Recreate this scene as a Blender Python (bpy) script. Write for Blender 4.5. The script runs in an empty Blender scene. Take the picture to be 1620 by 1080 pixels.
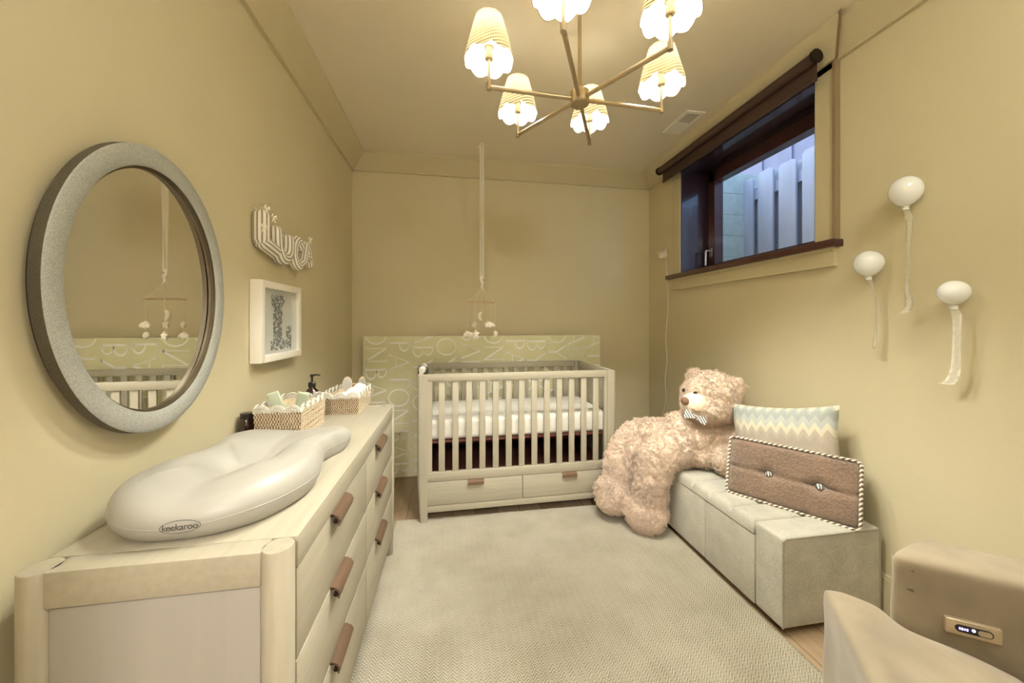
import bpy, bmesh, math, random
from mathutils import Vector, Matrix, noise
from mathutils.bvhtree import BVHTree
R = math.radians
PI = math.pi
random.seed(7)
SC = bpy.context.scene
COL = SC.collection

# ------------------------------------------------------------------ camera, world, exposure
CAMH = 1.27
YAW = math.atan(93.6 / 571)
cd = bpy.data.cameras.new('camera')
cam = bpy.data.objects.new('camera', cd)
COL.objects.link(cam)
cam.location = (0, 0, CAMH)
cam.rotation_euler = (R(90), 0, -YAW)
cd.sensor_fit = 'HORIZONTAL'
cd.sensor_width = 36
cd.lens = 571 / 1620 * 36
cd.shift_y = -28.5 / 1620
cd.clip_start = 0.02
SC.camera = cam
w = bpy.data.worlds.new('world')
SC.world = w
w.use_nodes = True
bg = w.node_tree.nodes['Background']
sky = w.node_tree.nodes.new('ShaderNodeTexSky')
sky.sky_type = 'HOSEK_WILKIE'
sky.turbidity = 6
sky.sun_direction = (-0.3, 0.5, 0.8)
w.node_tree.links.new(sky.outputs[0], bg.inputs[0])
bg.inputs[1].default_value = 4.6
SC.view_settings.view_transform = 'Standard'
SC.view_settings.look = 'None'
SC.view_settings.gamma = 1
SC.view_settings.exposure = 2.04
SC.cycles.use_denoising = True
SC.cycles.max_bounces = 14
SC.cycles.diffuse_bounces = 8
SC.cycles.glossy_bounces = 5
SC.cycles.transmission_bounces = 8
SC.cycles.sample_clamp_indirect = 4.0

BULB_W = 820.0       # emission strength of each chandelier bulb
HALL_W = 150.0      # emission of the hallway ceiling lamp behind the camera
FILL_W = 18.0       # emission of each added dome fill light behind the camera

# ------------------------------------------------------------------ room dimensions
XL, XR, YB, YF = -0.82, 1.827, 3.15, -0.36
ZC = 2.653

# ------------------------------------------------------------------ materials
MATS = {}


def nt_new(name):
    m = bpy.data.materials.new(name)
    m.use_nodes = True
    nt = m.node_tree
    return m, nt, nt.nodes['Principled BSDF']


def math_n(nt, op, a, b=None, c=None):
    n = nt.nodes.new('ShaderNodeMath')
    n.operation = op
    for i, v in enumerate((a, b, c)):
        if v is None:
            continue
        if isinstance(v, (int, float)):
            n.inputs[i].default_value = v
        else:
            nt.links.new(v, n.inputs[i])
    return n.outputs[0]


def ramp_n(nt, fac, stops):
    n = nt.nodes.new('ShaderNodeValToRGB')
    el = n.color_ramp.elements
    while len(el) < len(stops):
        el.new(0.5)
    for e, (p, c) in zip(el, stops):
        e.position = p
        e.color = (c[0], c[1], c[2], 1)
    nt.links.new(fac, n.inputs[0])
    return n.outputs[0]


def bump_n(nt, p, height, strength=0.3, dist=0.002):
    b = nt.nodes.new('ShaderNodeBump')
    b.inputs['Strength'].default_value = strength
    b.inputs['Distance'].default_value = dist
    nt.links.new(height, b.inputs['Height'])
    nt.links.new(b.outputs[0], p.inputs['Normal'])
    return b


def coords(nt, scale=(1, 1, 1), rot=(0, 0, 0)):
    tc = nt.nodes.new('ShaderNodeTexCoord')
    mp = nt.nodes.new('ShaderNodeMapping')
    mp.inputs['Scale'].default_value = scale
    mp.inputs['Rotation'].default_value = rot
    nt.links.new(tc.outputs['Object'], mp.inputs[0])
    return mp.outputs[0]


def noise_n(nt, vec, scale=5, detail=4, rough=0.5):
    n = nt.nodes.new('ShaderNodeTexNoise')
    n.inputs['Scale'].default_value = scale
    n.inputs['Detail'].default_value = detail
    n.inputs['Roughness'].default_value = rough
    nt.links.new(vec, n.inputs['Vector'])
    return n.outputs['Fac']


def mat(name, col, rough=0.6, metal=0.0, var=0.06, scale=40, bump=0.0, bdist=0.001, stretch=(1, 1, 1), sheen=0.0, coat=0.0, spec=0.5, bscale=None):
    """plain procedural material: a noise varies the colour and gives a fine relief"""
    if name in MATS:
        return MATS[name]
    m, nt, p = nt_new(name)
    v = coords(nt, stretch)
    f = noise_n(nt, v, scale, 4)
    lo = [c * (1 - var) for c in col]
    hi = [min(1, c * (1 + var)) for c in col]
    nt.links.new(ramp_n(nt, f, [(0.3, lo), (0.7, hi)]), p.inputs['Base Color'])
    p.inputs['Roughness'].default_value = rough
    p.inputs['Metallic'].default_value = metal
    p.inputs['Specular IOR Level'].default_value = spec
    p.inputs['Sheen Weight'].default_value = sheen
    p.inputs['Coat Weight'].default_value = coat
    if bump > 0:
        g = f if bscale is None else noise_n(nt, v, bscale, 3)
        bump_n(nt, p, g, bump, bdist)
    MATS[name] = m
    return m


def wood(name, col, axis=2, rough=0.5, var=0.1, grain=60):
    m, nt, p = nt_new(name)
    st = [1, 1, 1]
    st[axis] = 0.06
    v = coords(nt, st)
    f = noise_n(nt, v, grain, 6, 0.6)
    g = noise_n(nt, v, grain * 0.2, 3, 0.5)
    mix = math_n(nt, 'ADD', math_n(nt, 'MULTIPLY', f, 0.65), math_n(nt, 'MULTIPLY', g, 0.35))
    nt.links.new(ramp_n(nt, mix, [(0.35, [c * (1 - var) for c in col]), (0.65, [min(1, c * (1 + var * 0.6)) for c in col])]), p.inputs['Base Color'])
    p.inputs['Roughness'].default_value = rough
    bump_n(nt, p, f, 0.15, 0.0006)
    return m


def emis(name, col, s):
    m, nt, p = nt_new(name)
    p.inputs['Base Color'].default_value = (*col, 1)
    p.inputs['Emission Color'].default_value = (*col, 1)
    p.inputs['Emission Strength'].default_value = s
    return m


M = {}
M['wall'] = mat('wall_paint', (0.60, 0.54, 0.36), 0.55, var=0.015, scale=3, bump=0.04, bscale=260, bdist=0.0006)
M['ceil'] = mat('ceiling_paint', (0.74, 0.68, 0.56), 0.8, var=0.012, scale=2, bump=0.03, bscale=200)
M['trim'] = mat('trim_paint_shaded', (0.55, 0.49, 0.32), 0.4, var=0.015, scale=4)  # wall tone taken darker, to paint in the crown's shade
M['hall'] = mat('hall_paint', (0.62, 0.60, 0.55), 0.8, var=0.01, scale=3)
M['woodX'] = wood('washed_oak_x', (0.355, 0.322, 0.242), 0)
M['woodY'] = wood('washed_oak_y', (0.355, 0.322, 0.242), 1)
M['woodZ'] = wood('washed_oak_z', (0.355, 0.322, 0.242), 2)
M['endp'] = wood('washed_oak_panel', (0.31, 0.285, 0.25), 2, var=0.05, grain=26)
M['handle'] = wood('walnut_handle', (0.105, 0.062, 0.036), 1, 0.4, var=0.2)
M['handleX'] = wood('walnut_handle_x', (0.15, 0.088, 0.054), 0, 0.4, var=0.2)
M['darkmetal'] = mat('dark_bronze', (0.03, 0.022, 0.018), 0.35, 0.8)
M['bronze'] = mat('bronze_lip', (0.16, 0.13, 0.085), 0.35, 0.6)
M['edging'] = mat('shade_binding', (0.20, 0.14, 0.075), 0.7)
M['gap'] = mat('dark_gap', (0.03, 0.02, 0.015), 0.9)
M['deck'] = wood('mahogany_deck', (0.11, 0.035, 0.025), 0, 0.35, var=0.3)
M['mat'] = mat('changer_foam', (0.335, 0.322, 0.28), 0.42, var=0.01, scale=8, bump=0.03, bscale=500, bdist=0.0004)
M['sheet'] = mat('crib_sheet', (0.58, 0.56, 0.49), 0.85, var=0.03, scale=30, bump=0.5, bscale=25, bdist=0.006, sheen=0.2)
M['brass'] = mat('satin_brass', (0.48, 0.39, 0.25), 0.32, 0.85, var=0.04)
M['sleeve'] = mat('candle_sleeve', (0.80, 0.70, 0.48), 0.5)
M['maroon'] = mat('mahogany_frame', (0.055, 0.018, 0.016), 0.28, var=0.25, scale=12, coat=0.3)
M['blind'] = mat('blind_fabric', (0.050, 0.026, 0.019), 0.6, var=0.12, scale=300, bump=0.2, bscale=400)
M['gloss_jamb'] = mat('glossy_jamb', (0.035, 0.02, 0.03), 0.2, var=0.1, coat=0.5)
M['white'] = mat('white_plastic', (0.86, 0.84, 0.78), 0.3, var=0.01)
M['ceramic'] = mat('white_ceramic', (0.83, 0.86, 0.86), 0.10, var=0.01, coat=0.6)
M['ribbon'] = mat('sheer_ribbon', (0.93, 0.91, 0.84), 0.6, var=0.05, scale=80)
M['felt'] = mat('cream_felt', (0.88, 0.83, 0.70), 0.95, var=0.06, scale=60, bump=0.5, bscale=120, bdist=0.003, sheen=0.4)
M['string'] = mat('cream_cord', (0.78, 0.70, 0.52), 0.8)
M['frame'] = mat('white_frame', (0.86, 0.83, 0.74), 0.35, var=0.01)
M['paper'] = mat('art_paper', (0.84, 0.80, 0.70), 0.8, var=0.01)
M['sage'] = mat('sage_plastic', (0.44, 0.49, 0.36), 0.4, var=0.02)
M['amber'] = mat('amber_glass', (0.022, 0.006, 0.004), 0.06, coat=0.8)
M['black'] = mat('black_plastic', (0.012, 0.010, 0.010), 0.3)
M['seagrass'] = mat('seagrass', (0.47, 0.35, 0.21), 0.8, var=0.35, scale=120, bump=0.6, bscale=200, bdist=0.002)
M['rope'] = mat('whitewashed_rope', (0.58, 0.55, 0.47), 0.8, var=0.14, scale=200, bump=0.5, bscale=300, bdist=0.002)
M['towel'] = mat('white_towel', (0.66, 0.64, 0.58), 0.95, var=0.05, scale=90, bump=0.8, bscale=150, bdist=0.004)
M['binbody'] = mat('grey_bin', (0.42, 0.41, 0.38), 0.7)
M['buttonw'] = mat('button_cloth', (0.78, 0.72, 0.60), 0.8)
M['noseb'] = mat('brown_nose', (0.20, 0.105, 0.065), 0.7, var=0.1, scale=200, bump=0.3, bscale=300)
M['eye'] = mat('dark_eye', (0.03, 0.015, 0.01), 0.08, coat=1)
M['muzzle'] = mat('cream_plush', (0.80, 0.68, 0.50), 0.95, var=0.06, scale=60, bump=0.5, bscale=220, bdist=0.002, sheen=0.5)
M['boardedge'] = mat('board_edge', (0.80, 0.76, 0.62), 0.6)
M['board'] = mat('sage_wallpaper', (0.72, 0.70, 0.455), 0.6, var=0.03, scale=6)
M['letterw'] = mat('cream_ink', (0.98, 0.97, 0.90), 0.6, var=0.02)
M['letterb'] = mat('pale_blue_ink', (0.80, 0.84, 0.84), 0.6, var=0.02)
M['steel'] = mat('satin_steel', (0.45, 0.44, 0.42), 0.3, 0.9)
M['panelbrass'] = mat('champagne_plate', (0.60, 0.50, 0.36), 0.35, 0.7)
M['stone'] = mat('grey_block', (0.50, 0.52, 0.44), 0.9, var=0.1, scale=14, bump=0.3, bscale=40, bdist=0.004)
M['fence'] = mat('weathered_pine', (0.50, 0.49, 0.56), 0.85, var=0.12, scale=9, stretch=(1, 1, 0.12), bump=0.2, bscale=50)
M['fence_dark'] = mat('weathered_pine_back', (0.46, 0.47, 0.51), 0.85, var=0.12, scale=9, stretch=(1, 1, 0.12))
M['inkgrey'] = mat('grey_ink', (0.26, 0.26, 0.24), 0.8, var=0.3, scale=200)
M['inkdark'] = mat('logo_ink', (0.03, 0.025, 0.02), 0.6)

M['siding'] = mat('slate_siding', (0.20, 0.20, 0.27), 0.8, var=0.08, scale=5)
M['backband'] = mat('brown_backband_shaded', (0.27, 0.20, 0.115), 0.5)  # brown edge, darkened further to paint in the casing side's shade
# velvet chair
M['velvet'] = mat('taupe_velvet', (0.255, 0.207, 0.138), 0.85, var=0.22, scale=7, bump=0.12, bscale=300, bdist=0.001, sheen=0.3)
M['pleat'] = mat('velvet_pleat_shade', (0.10, 0.08, 0.05), 0.9)  # darker velvet that paints the shade inside the folds
M['velvet_pipe'] = mat('taupe_piping', (0.24, 0.195, 0.135), 0.8, var=0.05)


def fabric_mat(name, col, var, sx, sz, bump=0.35, sheen=0.2):
    m, nt, p = nt_new(name)
    v = coords(nt, (1, 1, 1))
    a = noise_n(nt, coords(nt, (sx, sx, sz)), 1.0, 3, 0.7)
    b = noise_n(nt, v, 14, 3)
    f = math_n(nt, 'ADD', math_n(nt, 'MULTIPLY', a, 0.75), math_n(nt, 'MULTIPLY', b, 0.25))
    nt.links.new(ramp_n(nt, f, [(0.34, [c * (1 - var) for c in col]), (0.66, [min(1, c * (1 + var)) for c in col])]), p.inputs['Base Color'])
    p.inputs['Roughness'].default_value = 0.9
    p.inputs['Sheen Weight'].default_value = sheen
    bump_n(nt, p, a, bump, 0.0015)
    return m


M['linen'] = fabric_mat('grey_linen', (0.44, 0.42, 0.35), 0.3, 420, 120)
M['linen_dark'] = fabric_mat('grey_linen_piping', (0.33, 0.31, 0.25), 0.1, 400, 400)


def plush_mat(name, col, var=0.14, sc=75):
    m, nt, p = nt_new(name)
    v = coords(nt)
    a = noise_n(nt, v, sc, 6, 0.65)
    b = noise_n(nt, v, 7, 3)
    f = math_n(nt, 'ADD', math_n(nt, 'MULTIPLY', a, 0.65), math_n(nt, 'MULTIPLY', b, 0.35))
    nt.links.new(ramp_n(nt, f, [(0.33, [c * (1 - var) for c in col]), (0.64, [min(1, c * (1 + var)) for c in col])]), p.inputs['Base Color'])
    p.inputs['Roughness'].default_value = 1
    p.inputs['Sheen Weight'].default_value = 0.6
    p.inputs['Sheen Roughness'].default_value = 0.6
    bump_n(nt, p, a, 0.9, 0.012)
    return m


M['bear'] = plush_mat('bear_plush', (0.80, 0.625, 0.475), 0.26)
M['bearfoot'] = plush_mat('bear_sole', (0.50, 0.35, 0.21))
M['sherpa'] = plush_mat('brown_sherpa', (0.20, 0.120, 0.068), 0.45, 95)


def shade_mat():
    m = bpy.data.materials.new('shade_rattan')
    m.use_nodes = True
    nt = m.node_tree
    nt.nodes.remove(nt.nodes['Principled BSDF'])
    out = nt.nodes['Material Output']
    uv = coords(nt, (1, 1, 1))
    sx = nt.nodes.new('ShaderNodeSeparateXYZ')
    nt.links.new(uv, sx.inputs[0])
    ang = math_n(nt, 'ARCTAN2', sx.outputs[1], sx.outputs[0])
    h = math_n(nt, 'ADD', math_n(nt, 'MULTIPLY', sx.outputs[2], 430), math_n(nt, 'MULTIPLY', math_n(nt, 'SINE', math_n(nt, 'MULTIPLY', ang, 2)), 9))
    wv = math_n(nt, 'SINE', h)
    w2 = math_n(nt, 'SINE', math_n(nt, 'MULTIPLY', ang, 60))
    f = math_n(nt, 'ADD', math_n(nt, 'MULTIPLY', wv, 0.34), math_n(nt, 'MULTIPLY', w2, 0.10))
    f = math_n(nt, 'ADD', f, 0.5)
    c = ramp_n(nt, f, [(0.30, (0.10, 0.07, 0.035)), (0.62, (0.66, 0.58, 0.38))])
    d = nt.nodes.new('ShaderNodeBsdfDiffuse')
    nt.links.new(c, d.inputs[0])
    t = nt.nodes.new('ShaderNodeBsdfTranslucent')
    nt.links.new(c, t.inputs[0])
    mx = nt.nodes.new('ShaderNodeMixShader')
    mx.inputs[0].default_value = 0.5
    nt.links.new(d.outputs[0], mx.inputs[1])
    nt.links.new(t.outputs[0], mx.inputs[2])
    nt.links.new(mx.outputs[0], out.inputs[0])
    return m


def shade_inner():
    m = bpy.data.materials.new('shade_lining')
    m.use_nodes = True
    nt = m.node_tree
    nt.nodes.remove(nt.nodes['Principled BSDF'])
    out = nt.nodes['Material Output']
    nz = noise_n(nt, coords(nt), 20, 2)
    c = ramp_n(nt, nz, [(0.3, (0.90, 0.86, 0.78)), (0.7, (0.93, 0.90, 0.82))])
    d = nt.nodes.new('ShaderNodeBsdfDiffuse')
    nt.links.new(c, d.inputs[0])
    t = nt.nodes.new('ShaderNodeBsdfTranslucent')
    nt.links.new(c, t.inputs[0])
    mx = nt.nodes.new('ShaderNodeMixShader')
    mx.inputs[0].default_value = 0.82
    nt.links.new(d.outputs[0], mx.inputs[1])
    nt.links.new(t.outputs[0], mx.inputs[2])
    nt.links.new(mx.outputs[0], out.inputs[0])
    return m


M['shade'] = shade_mat()
M['lining'] = shade_inner()
M['bulb'] = emis('bulb_glow', (1.0, 0.98, 0.88), BULB_W)


def mirror_mat():
    m, nt, p = nt_new('mirror_glass')
    n = noise_n(nt, coords(nt), 2, 2)
    nt.links.new(ramp_n(nt, n, [(0.3, (0.90, 0.90, 0.88)), (0.7, (0.91, 0.91, 0.89))]), p.inputs['Base Color'])
    p.inputs['Metallic'].default_value = 1
    p.inputs['Roughness'].default_value = 0.0
    return m


def glass_mat():
    m = bpy.data.materials.new('window_glass')
    m.use_nodes = True
    nt = m.node_tree
    nt.nodes.remove(nt.nodes['Principled BSDF'])
    out = nt.nodes['Material Output']
    tr = nt.nodes.new('ShaderNodeBsdfTransparent')
    tr.inputs[0].default_value = (0.93, 0.95, 0.97, 1)
    gl = nt.nodes.new('ShaderNodeBsdfGlossy')
    gl.inputs['Roughness'].default_value = 0.02
    lw = nt.nodes.new('ShaderNodeLayerWeight')
    fr = nt.nodes.new('ShaderNodeMapRange')
    nt.links.new(math_n(nt, 'POWER', lw.outputs['Facing'], 4.0), fr.inputs['Value'])
    fr.inputs['To Min'].default_value = 0.02
    fr.inputs['To Max'].default_value = 0.10
    mx = nt.nodes.new('ShaderNodeMixShader')
    nt.links.new(fr.outputs[0], mx.inputs[0])
    nt.links.new(tr.outputs[0], mx.inputs[1])
    nt.links.new(gl.outputs[0], mx.inputs[2])
    nt.links.new(mx.outputs[0], out.inputs[0])
    return m


M['mirror'] = mirror_mat()
M['glass'] = glass_mat()


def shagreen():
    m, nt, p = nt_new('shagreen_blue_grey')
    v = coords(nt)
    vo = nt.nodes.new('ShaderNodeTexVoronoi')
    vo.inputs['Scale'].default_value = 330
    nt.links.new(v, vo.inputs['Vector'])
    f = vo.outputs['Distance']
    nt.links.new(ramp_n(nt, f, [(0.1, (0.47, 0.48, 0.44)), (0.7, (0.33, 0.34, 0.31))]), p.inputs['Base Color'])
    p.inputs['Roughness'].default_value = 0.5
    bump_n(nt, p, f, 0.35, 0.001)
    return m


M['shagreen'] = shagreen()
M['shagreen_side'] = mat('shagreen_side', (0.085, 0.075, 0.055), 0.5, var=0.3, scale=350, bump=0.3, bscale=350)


def floor_mat():
    m, nt, p = nt_new('oak_floor')
    tc = nt.nodes.new('ShaderNodeTexCoord')
    sp = nt.nodes.new('ShaderNodeSeparateXYZ')
    nt.links.new(tc.outputs['Object'], sp.inputs[0])
    px = math_n(nt, 'DIVIDE', sp.outputs[0], 0.15)
    idx = math_n(nt, 'FLOOR', px)
    fr = math_n(nt, 'FRACT', px)
    wn = nt.nodes.new('ShaderNodeTexWhiteNoise')
    wn.noise_dimensions = '1D'
    nt.links.new(idx, wn.inputs['W'])
    cb = nt.nodes.new('ShaderNodeCombineXYZ')
    nt.links.new(math_n(nt, 'MULTIPLY', sp.outputs[0], 1.0), cb.inputs[0])
    nt.links.new(math_n(nt, 'ADD', math_n(nt, 'MULTIPLY', sp.outputs[1], 0.08), math_n(nt, 'MULTIPLY', idx, 3.7)), cb.inputs[1])
    g = noise_n(nt, cb.outputs[0], 45, 6, 0.65)
    f = math_n(nt, 'ADD', math_n(nt, 'MULTIPLY', g, 0.6), math_n(nt, 'MULTIPLY', wn.outputs[0], 0.4))
    c = ramp_n(nt, f, [(0.2, (0.27, 0.185, 0.11)), (0.8, (0.47, 0.35, 0.225))])
    seam = math_n(nt, 'GREATER_THAN', math_n(nt, 'ABSOLUTE', math_n(nt, 'SUBTRACT', fr, 0.5)), 0.488)
    mx = nt.nodes.new('ShaderNodeMixRGB')
    nt.links.new(seam, mx.inputs[0])
    nt.links.new(c, mx.inputs[1])
    mx.inputs[2].default_value = (0.10, 0.065, 0.04, 1)
    nt.links.new(mx.outputs[0], p.inputs['Base Color'])
    p.inputs['Roughness'].default_value = 0.4
    return m


M['floor'] = floor_mat()


def rug_mat():
    m, nt, p = nt_new('herringbone_rug')
    tc = nt.nodes.new('ShaderNodeTexCoord')
    sp = nt.nodes.new('ShaderNodeSeparateXYZ')
    nt.links.new(tc.outputs['Object'], sp.inputs[0])
    jit = noise_n(nt, tc.outputs['Object'], 22, 3)
    zz = math_n(nt, 'PINGPONG', sp.outputs[0], 0.0165)
    v = math_n(nt, 'ADD', sp.outputs[1], math_n(nt, 'MULTIPLY', zz, 1.15))
    v = math_n(nt, 'ADD', v, math_n(nt, 'MULTIPLY', jit, 0.012))
    s = math_n(nt, 'SINE', math_n(nt, 'MULTIPLY', v, 2 * PI / 0.0125))
    fine = noise_n(nt, tc.outputs['Object'], 240, 3, 0.7)
    big = noise_n(nt, tc.outputs['Object'], 2.2, 3)
    pat = math_n(nt, 'ADD', math_n(nt, 'MULTIPLY', s, 0.34), math_n(nt, 'MULTIPLY', fine, 0.8))
    patch = noise_n(nt, tc.outputs['Object'], 6, 3)
    f = math_n(nt, 'ADD', math_n(nt, 'MULTIPLY', pat, 0.55), math_n(nt, 'ADD', math_n(nt, 'MULTIPLY', big, 0.25), math_n(nt, 'MULTIPLY', patch, 0.25)))
    c = ramp_n(nt, f, [(0.25, (0.25, 0.215, 0.14)), (0.45, (0.41, 0.37, 0.27)), (0.64, (0.56, 0.525, 0.42))])
    nt.links.new(c, p.inputs['Base Color'])
    p.inputs['Roughness'].default_value = 0.95
    p.inputs['Sheen Weight'].default_value = 0.15
    bump_n(nt, p, pat, 0.8, 0.005)
    return m


M['rug'] = rug_mat()
M['pile'] = mat('rug_pile', (0.41, 0.37, 0.27), 0.95, var=0.1, scale=100)


def stripe_mat(name, c0, c1, vec, freq, duty=0.0):
    """woven stripes across a direction in the thing's own space"""
    m, nt, p = nt_new(name)
    tc = nt.nodes.new('ShaderNodeTexCoord')
    dp = nt.nodes.new('ShaderNodeVectorMath')
    dp.operation = 'DOT_PRODUCT'
    dp.inputs[1].default_value = vec
    nt.links.new(tc.outputs['Object'], dp.inputs[0])
    s = math_n(nt, 'SINE', math_n(nt, 'MULTIPLY', dp.outputs['Value'], freq))
    nt.links.new(ramp_n(nt, math_n(nt, 'ADD', math_n(nt, 'MULTIPLY', s, 0.5), 0.5), [(0.45 + duty, c0), (0.6 + duty, c1)]), p.inputs['Base Color'])
    p.inputs['Roughness'].default_value = 0.85
    return m


def uvstripe_mat(name, c0, c1, n, coord=0):
    m, nt, p = nt_new(name)
    uv = nt.nodes.new('ShaderNodeUVMap')
    sp = nt.nodes.new('ShaderNodeSeparateXYZ')
    nt.links.new(uv.outputs[0], sp.inputs[0])
    s = math_n(nt, 'SINE', math_n(nt, 'MULTIPLY', sp.outputs[coord], n * 2 * PI))
    nt.links.new(ramp_n(nt, math_n(nt, 'ADD', math_n(nt, 'MULTIPLY', s, 0.5), 0.5), [(0.22, c0), (0.38, c1)]), p.inputs['Base Color'])
    p.inputs['Roughness'].default_value = 0.9
    return m


M['ticking'] = uvstripe_mat('ticking_stripe', (0.30, 0.26, 0.21), (0.86, 0.82, 0.72), 11, 0)
M['twist'] = stripe_mat('twisted_cord', (0.15, 0.10, 0.07), (0.82, 0.76, 0.64), (0.62, -0.45, -0.64), 2 * PI / 0.0125)
M['bowtie'] = stripe_mat('bowtie_stripe', (0.10, 0.10, 0.11), (0.80, 0.76, 0.68), (1, 0.3, 0.2), 2 * PI / 0.011)


def chevron_mat():
    m, nt, p = nt_new('chevron_weave')
    uv = nt.nodes.new('ShaderNodeUVMap')
    sp = nt.nodes.new('ShaderNodeSeparateXYZ')
    nt.links.new(uv.outputs[0], sp.inputs[0])
    zz = math_n(nt, 'PINGPONG', sp.outputs[0], 0.047)
    v = math_n(nt, 'ADD', math_n(nt, 'SUBTRACT', sp.outputs[1], 0.03), math_n(nt, 'MULTIPLY', zz, 1.75))
    cream = (0.56, 0.52, 0.38)
    blue = (0.27, 0.30, 0.29)
    lb = (0.36, 0.39, 0.37)
    tau = (0.30, 0.245, 0.19)
    c = ramp_n(nt, v, [(0.0, blue), (0.40, tau), (0.52, (0.34, 0.285, 0.23)), (0.66, (0.38, 0.325, 0.27)), (0.72, cream), (0.79, lb), (0.87, blue), (0.95, (0.33, 0.36, 0.33)), (0.99, cream), (1.0, cream)])
    c.node.color_ramp.interpolation = 'CONSTANT'
    s = math_n(nt, 'SINE', math_n(nt, 'MULTIPLY', v, 2 * PI / 0.017))
    fac = math_n(nt, 'MULTIPLY', math_n(nt, 'ADD', math_n(nt, 'MULTIPLY', s, 0.5), 0.5), 0.35)
    mx = nt.nodes.new('ShaderNodeMixRGB')
    nt.links.new(fac, mx.inputs[0])
    nt.links.new(c, mx.inputs[1])
    mx.inputs[2].default_value = (0.56, 0.53, 0.42, 1)
    nt.links.new(mx.outputs[0], p.inputs['Base Color'])
    p.inputs['Roughness'].default_value = 0.8
    bump_n(nt, p, s, 0.2, 0.0008)
    return m


M['chevron'] = chevron_mat()


# ------------------------------------------------------------------ mesh helpers
class MB:
    def __init__(self):
        self.bm = bmesh.new()

    def box(self, lo, hi, mtx=None):
        lo = Vector(lo)
        hi = Vector(hi)
        c = (lo + hi) / 2
        s = hi - lo
        r = bmesh.ops.create_cube(self.bm, size=1)
        for v in r['verts']:
            v.co = Vector((v.co.x * s.x, v.co.y * s.y, v.co.z * s.z)) + c
            if mtx:
                v.co = mtx @ v.co
        return r['verts']

    def rbox(self, lo, hi, r=0.004, seg=2, mtx=None):
        b = bmesh.new()
        lo = Vector(lo)
        hi = Vector(hi)
        c = (lo + hi) / 2
        s = hi - lo
        bmesh.ops.create_cube(b, size=1)
        for v in b.verts:
            v.co = Vector((v.co.x * s.x, v.co.y * s.y, v.co.z * s.z)) + c
        bmesh.ops.bevel(b, geom=b.edges[:], offset=min(r, 0.49 * min(s)), segments=seg, profile=0.5, affect='EDGES')
        self.join(b, mtx)

    def join(self, b, mtx=None):
        me = bpy.data.meshes.new('tmp')
        b.to_mesh(me)
        b.free()
        if mtx:
            me.transform(mtx)
        self.bm.from_mesh(me)
        bpy.data.meshes.remove(me)

    def cyl(self, p0, p1, r0, r1=None, n=20, cap=True):
        r1 = r0 if r1 is None else r1
        return self.tube([p0, p1], [r0, r1], n, cap)

    def tube(self, pts, rad, n=10, cap=True, closed=False, uv=False, flat=1.0):
        pts = [Vector(p) for p in pts]
        if isinstance(rad, (int, float)):
            rad = [rad] * len(pts)
        rings = []
        N = len(pts)
        up = None
        L = 0
        us = []
        for i, p in enumerate(pts):
            if closed:
                t = pts[(i + 1) % N] - pts[i - 1]
            else:
                t = pts[min(i + 1, N - 1)] - pts[max(i - 1, 0)]
            t.normalize()
            if up is None:
                up = t.orthogonal().normalized()
            else:
                up = (up - t * up.dot(t))
                if up.length < 1e-6:
                    up = t.orthogonal()
                up.normalize()
            b = t.cross(up)
            rings.append([self.bm.verts.new(p + (up * math.cos(a) + b * math.sin(a) * flat) * rad[i]) for a in [2 * PI * k / n for k in range(n)]])
            if i:
                L += (pts[i] - pts[i - 1]).length
            us.append(L)
        uvl = self.bm.loops.layers.uv.verify() if uv else None
        M_ = N if closed else N - 1
        for i in range(M_):
            A = rings[i]
            B = rings[(i + 1) % N]
            for k in range(n):
                f = self.bm.faces.new((A[k], A[(k + 1) % n], B[(k + 1) % n], B[k]))
                if uv:
                    j = (i + 1) % N
                    q = [(k / n, us[i]), ((k + 1) / n, us[i]), ((k + 1) / n, us[j]), (k / n, us[j])]
                    for l, u_ in zip(f.loops, q):
                        l[uvl].uv = u_
        if cap and not closed:
            for rg, s in ((rings[0], -1), (rings[-1], 1)):
                try:
                    self.bm.faces.new(rg if s > 0 else rg[::-1])
                except ValueError:
                    pass
        return rings

    def lathe(self, prof, c=(0, 0, 0), n=32, mtx=None):
        c = Vector(c)
        rings = []
        for r, z in prof:
            ring = []
            for k in range(n):
                a = 2 * PI * k / n
                v = Vector((r * math.cos(a), r * math.sin(a), z))
                if mtx:
                    v = mtx @ v
                ring.append(self.bm.verts.new(v + c))
            rings.append(ring)
        for i in range(len(rings) - 1):
            for k in range(n):
                self.bm.faces.new((rings[i][k], rings[i][(k + 1) % n], rings[i + 1][(k + 1) % n], rings[i + 1][k]))
        for rg, pr_ in ((rings[0][::-1], prof[0]), (rings[-1], prof[-1])):
            if pr_[0] > 1e-5:
                self.bm.faces.new(rg)
        bmesh.ops.remove_doubles(self.bm, verts=[v for rg in rings for v in rg], dist=1e-6)

    def ell(self, c, r, seg=20, ring=14, mtx=None):
        if isinstance(r, (int, float)):
            r = (r, r, r)
        q = bmesh.ops.create_uvsphere(self.bm, u_segments=seg, v_segments=ring, radius=1)
        c = Vector(c)
        for v in q['verts']:
            x = Vector((v.co.x * r[0], v.co.y * r[1], v.co.z * r[2]))
            if mtx:
                x = mtx @ x
            v.co = x + c

    def prism(self, outline, d, mtx):
        """outline in local XY extruded by d along local Z, moved by mtx"""
        a = [self.bm.verts.new(mtx @ Vector((x, y, 0))) for x, y in outline]
        b = [self.bm.verts.new(mtx @ Vector((x, y, d))) for x, y in outline]
        n = len(a)
        self.bm.faces.new(a[::-1])
        self.bm.faces.new(b)
        for i in range(n):
            self.bm.faces.new((a[i], a[(i + 1) % n], b[(i + 1) % n], b[i]))

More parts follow.
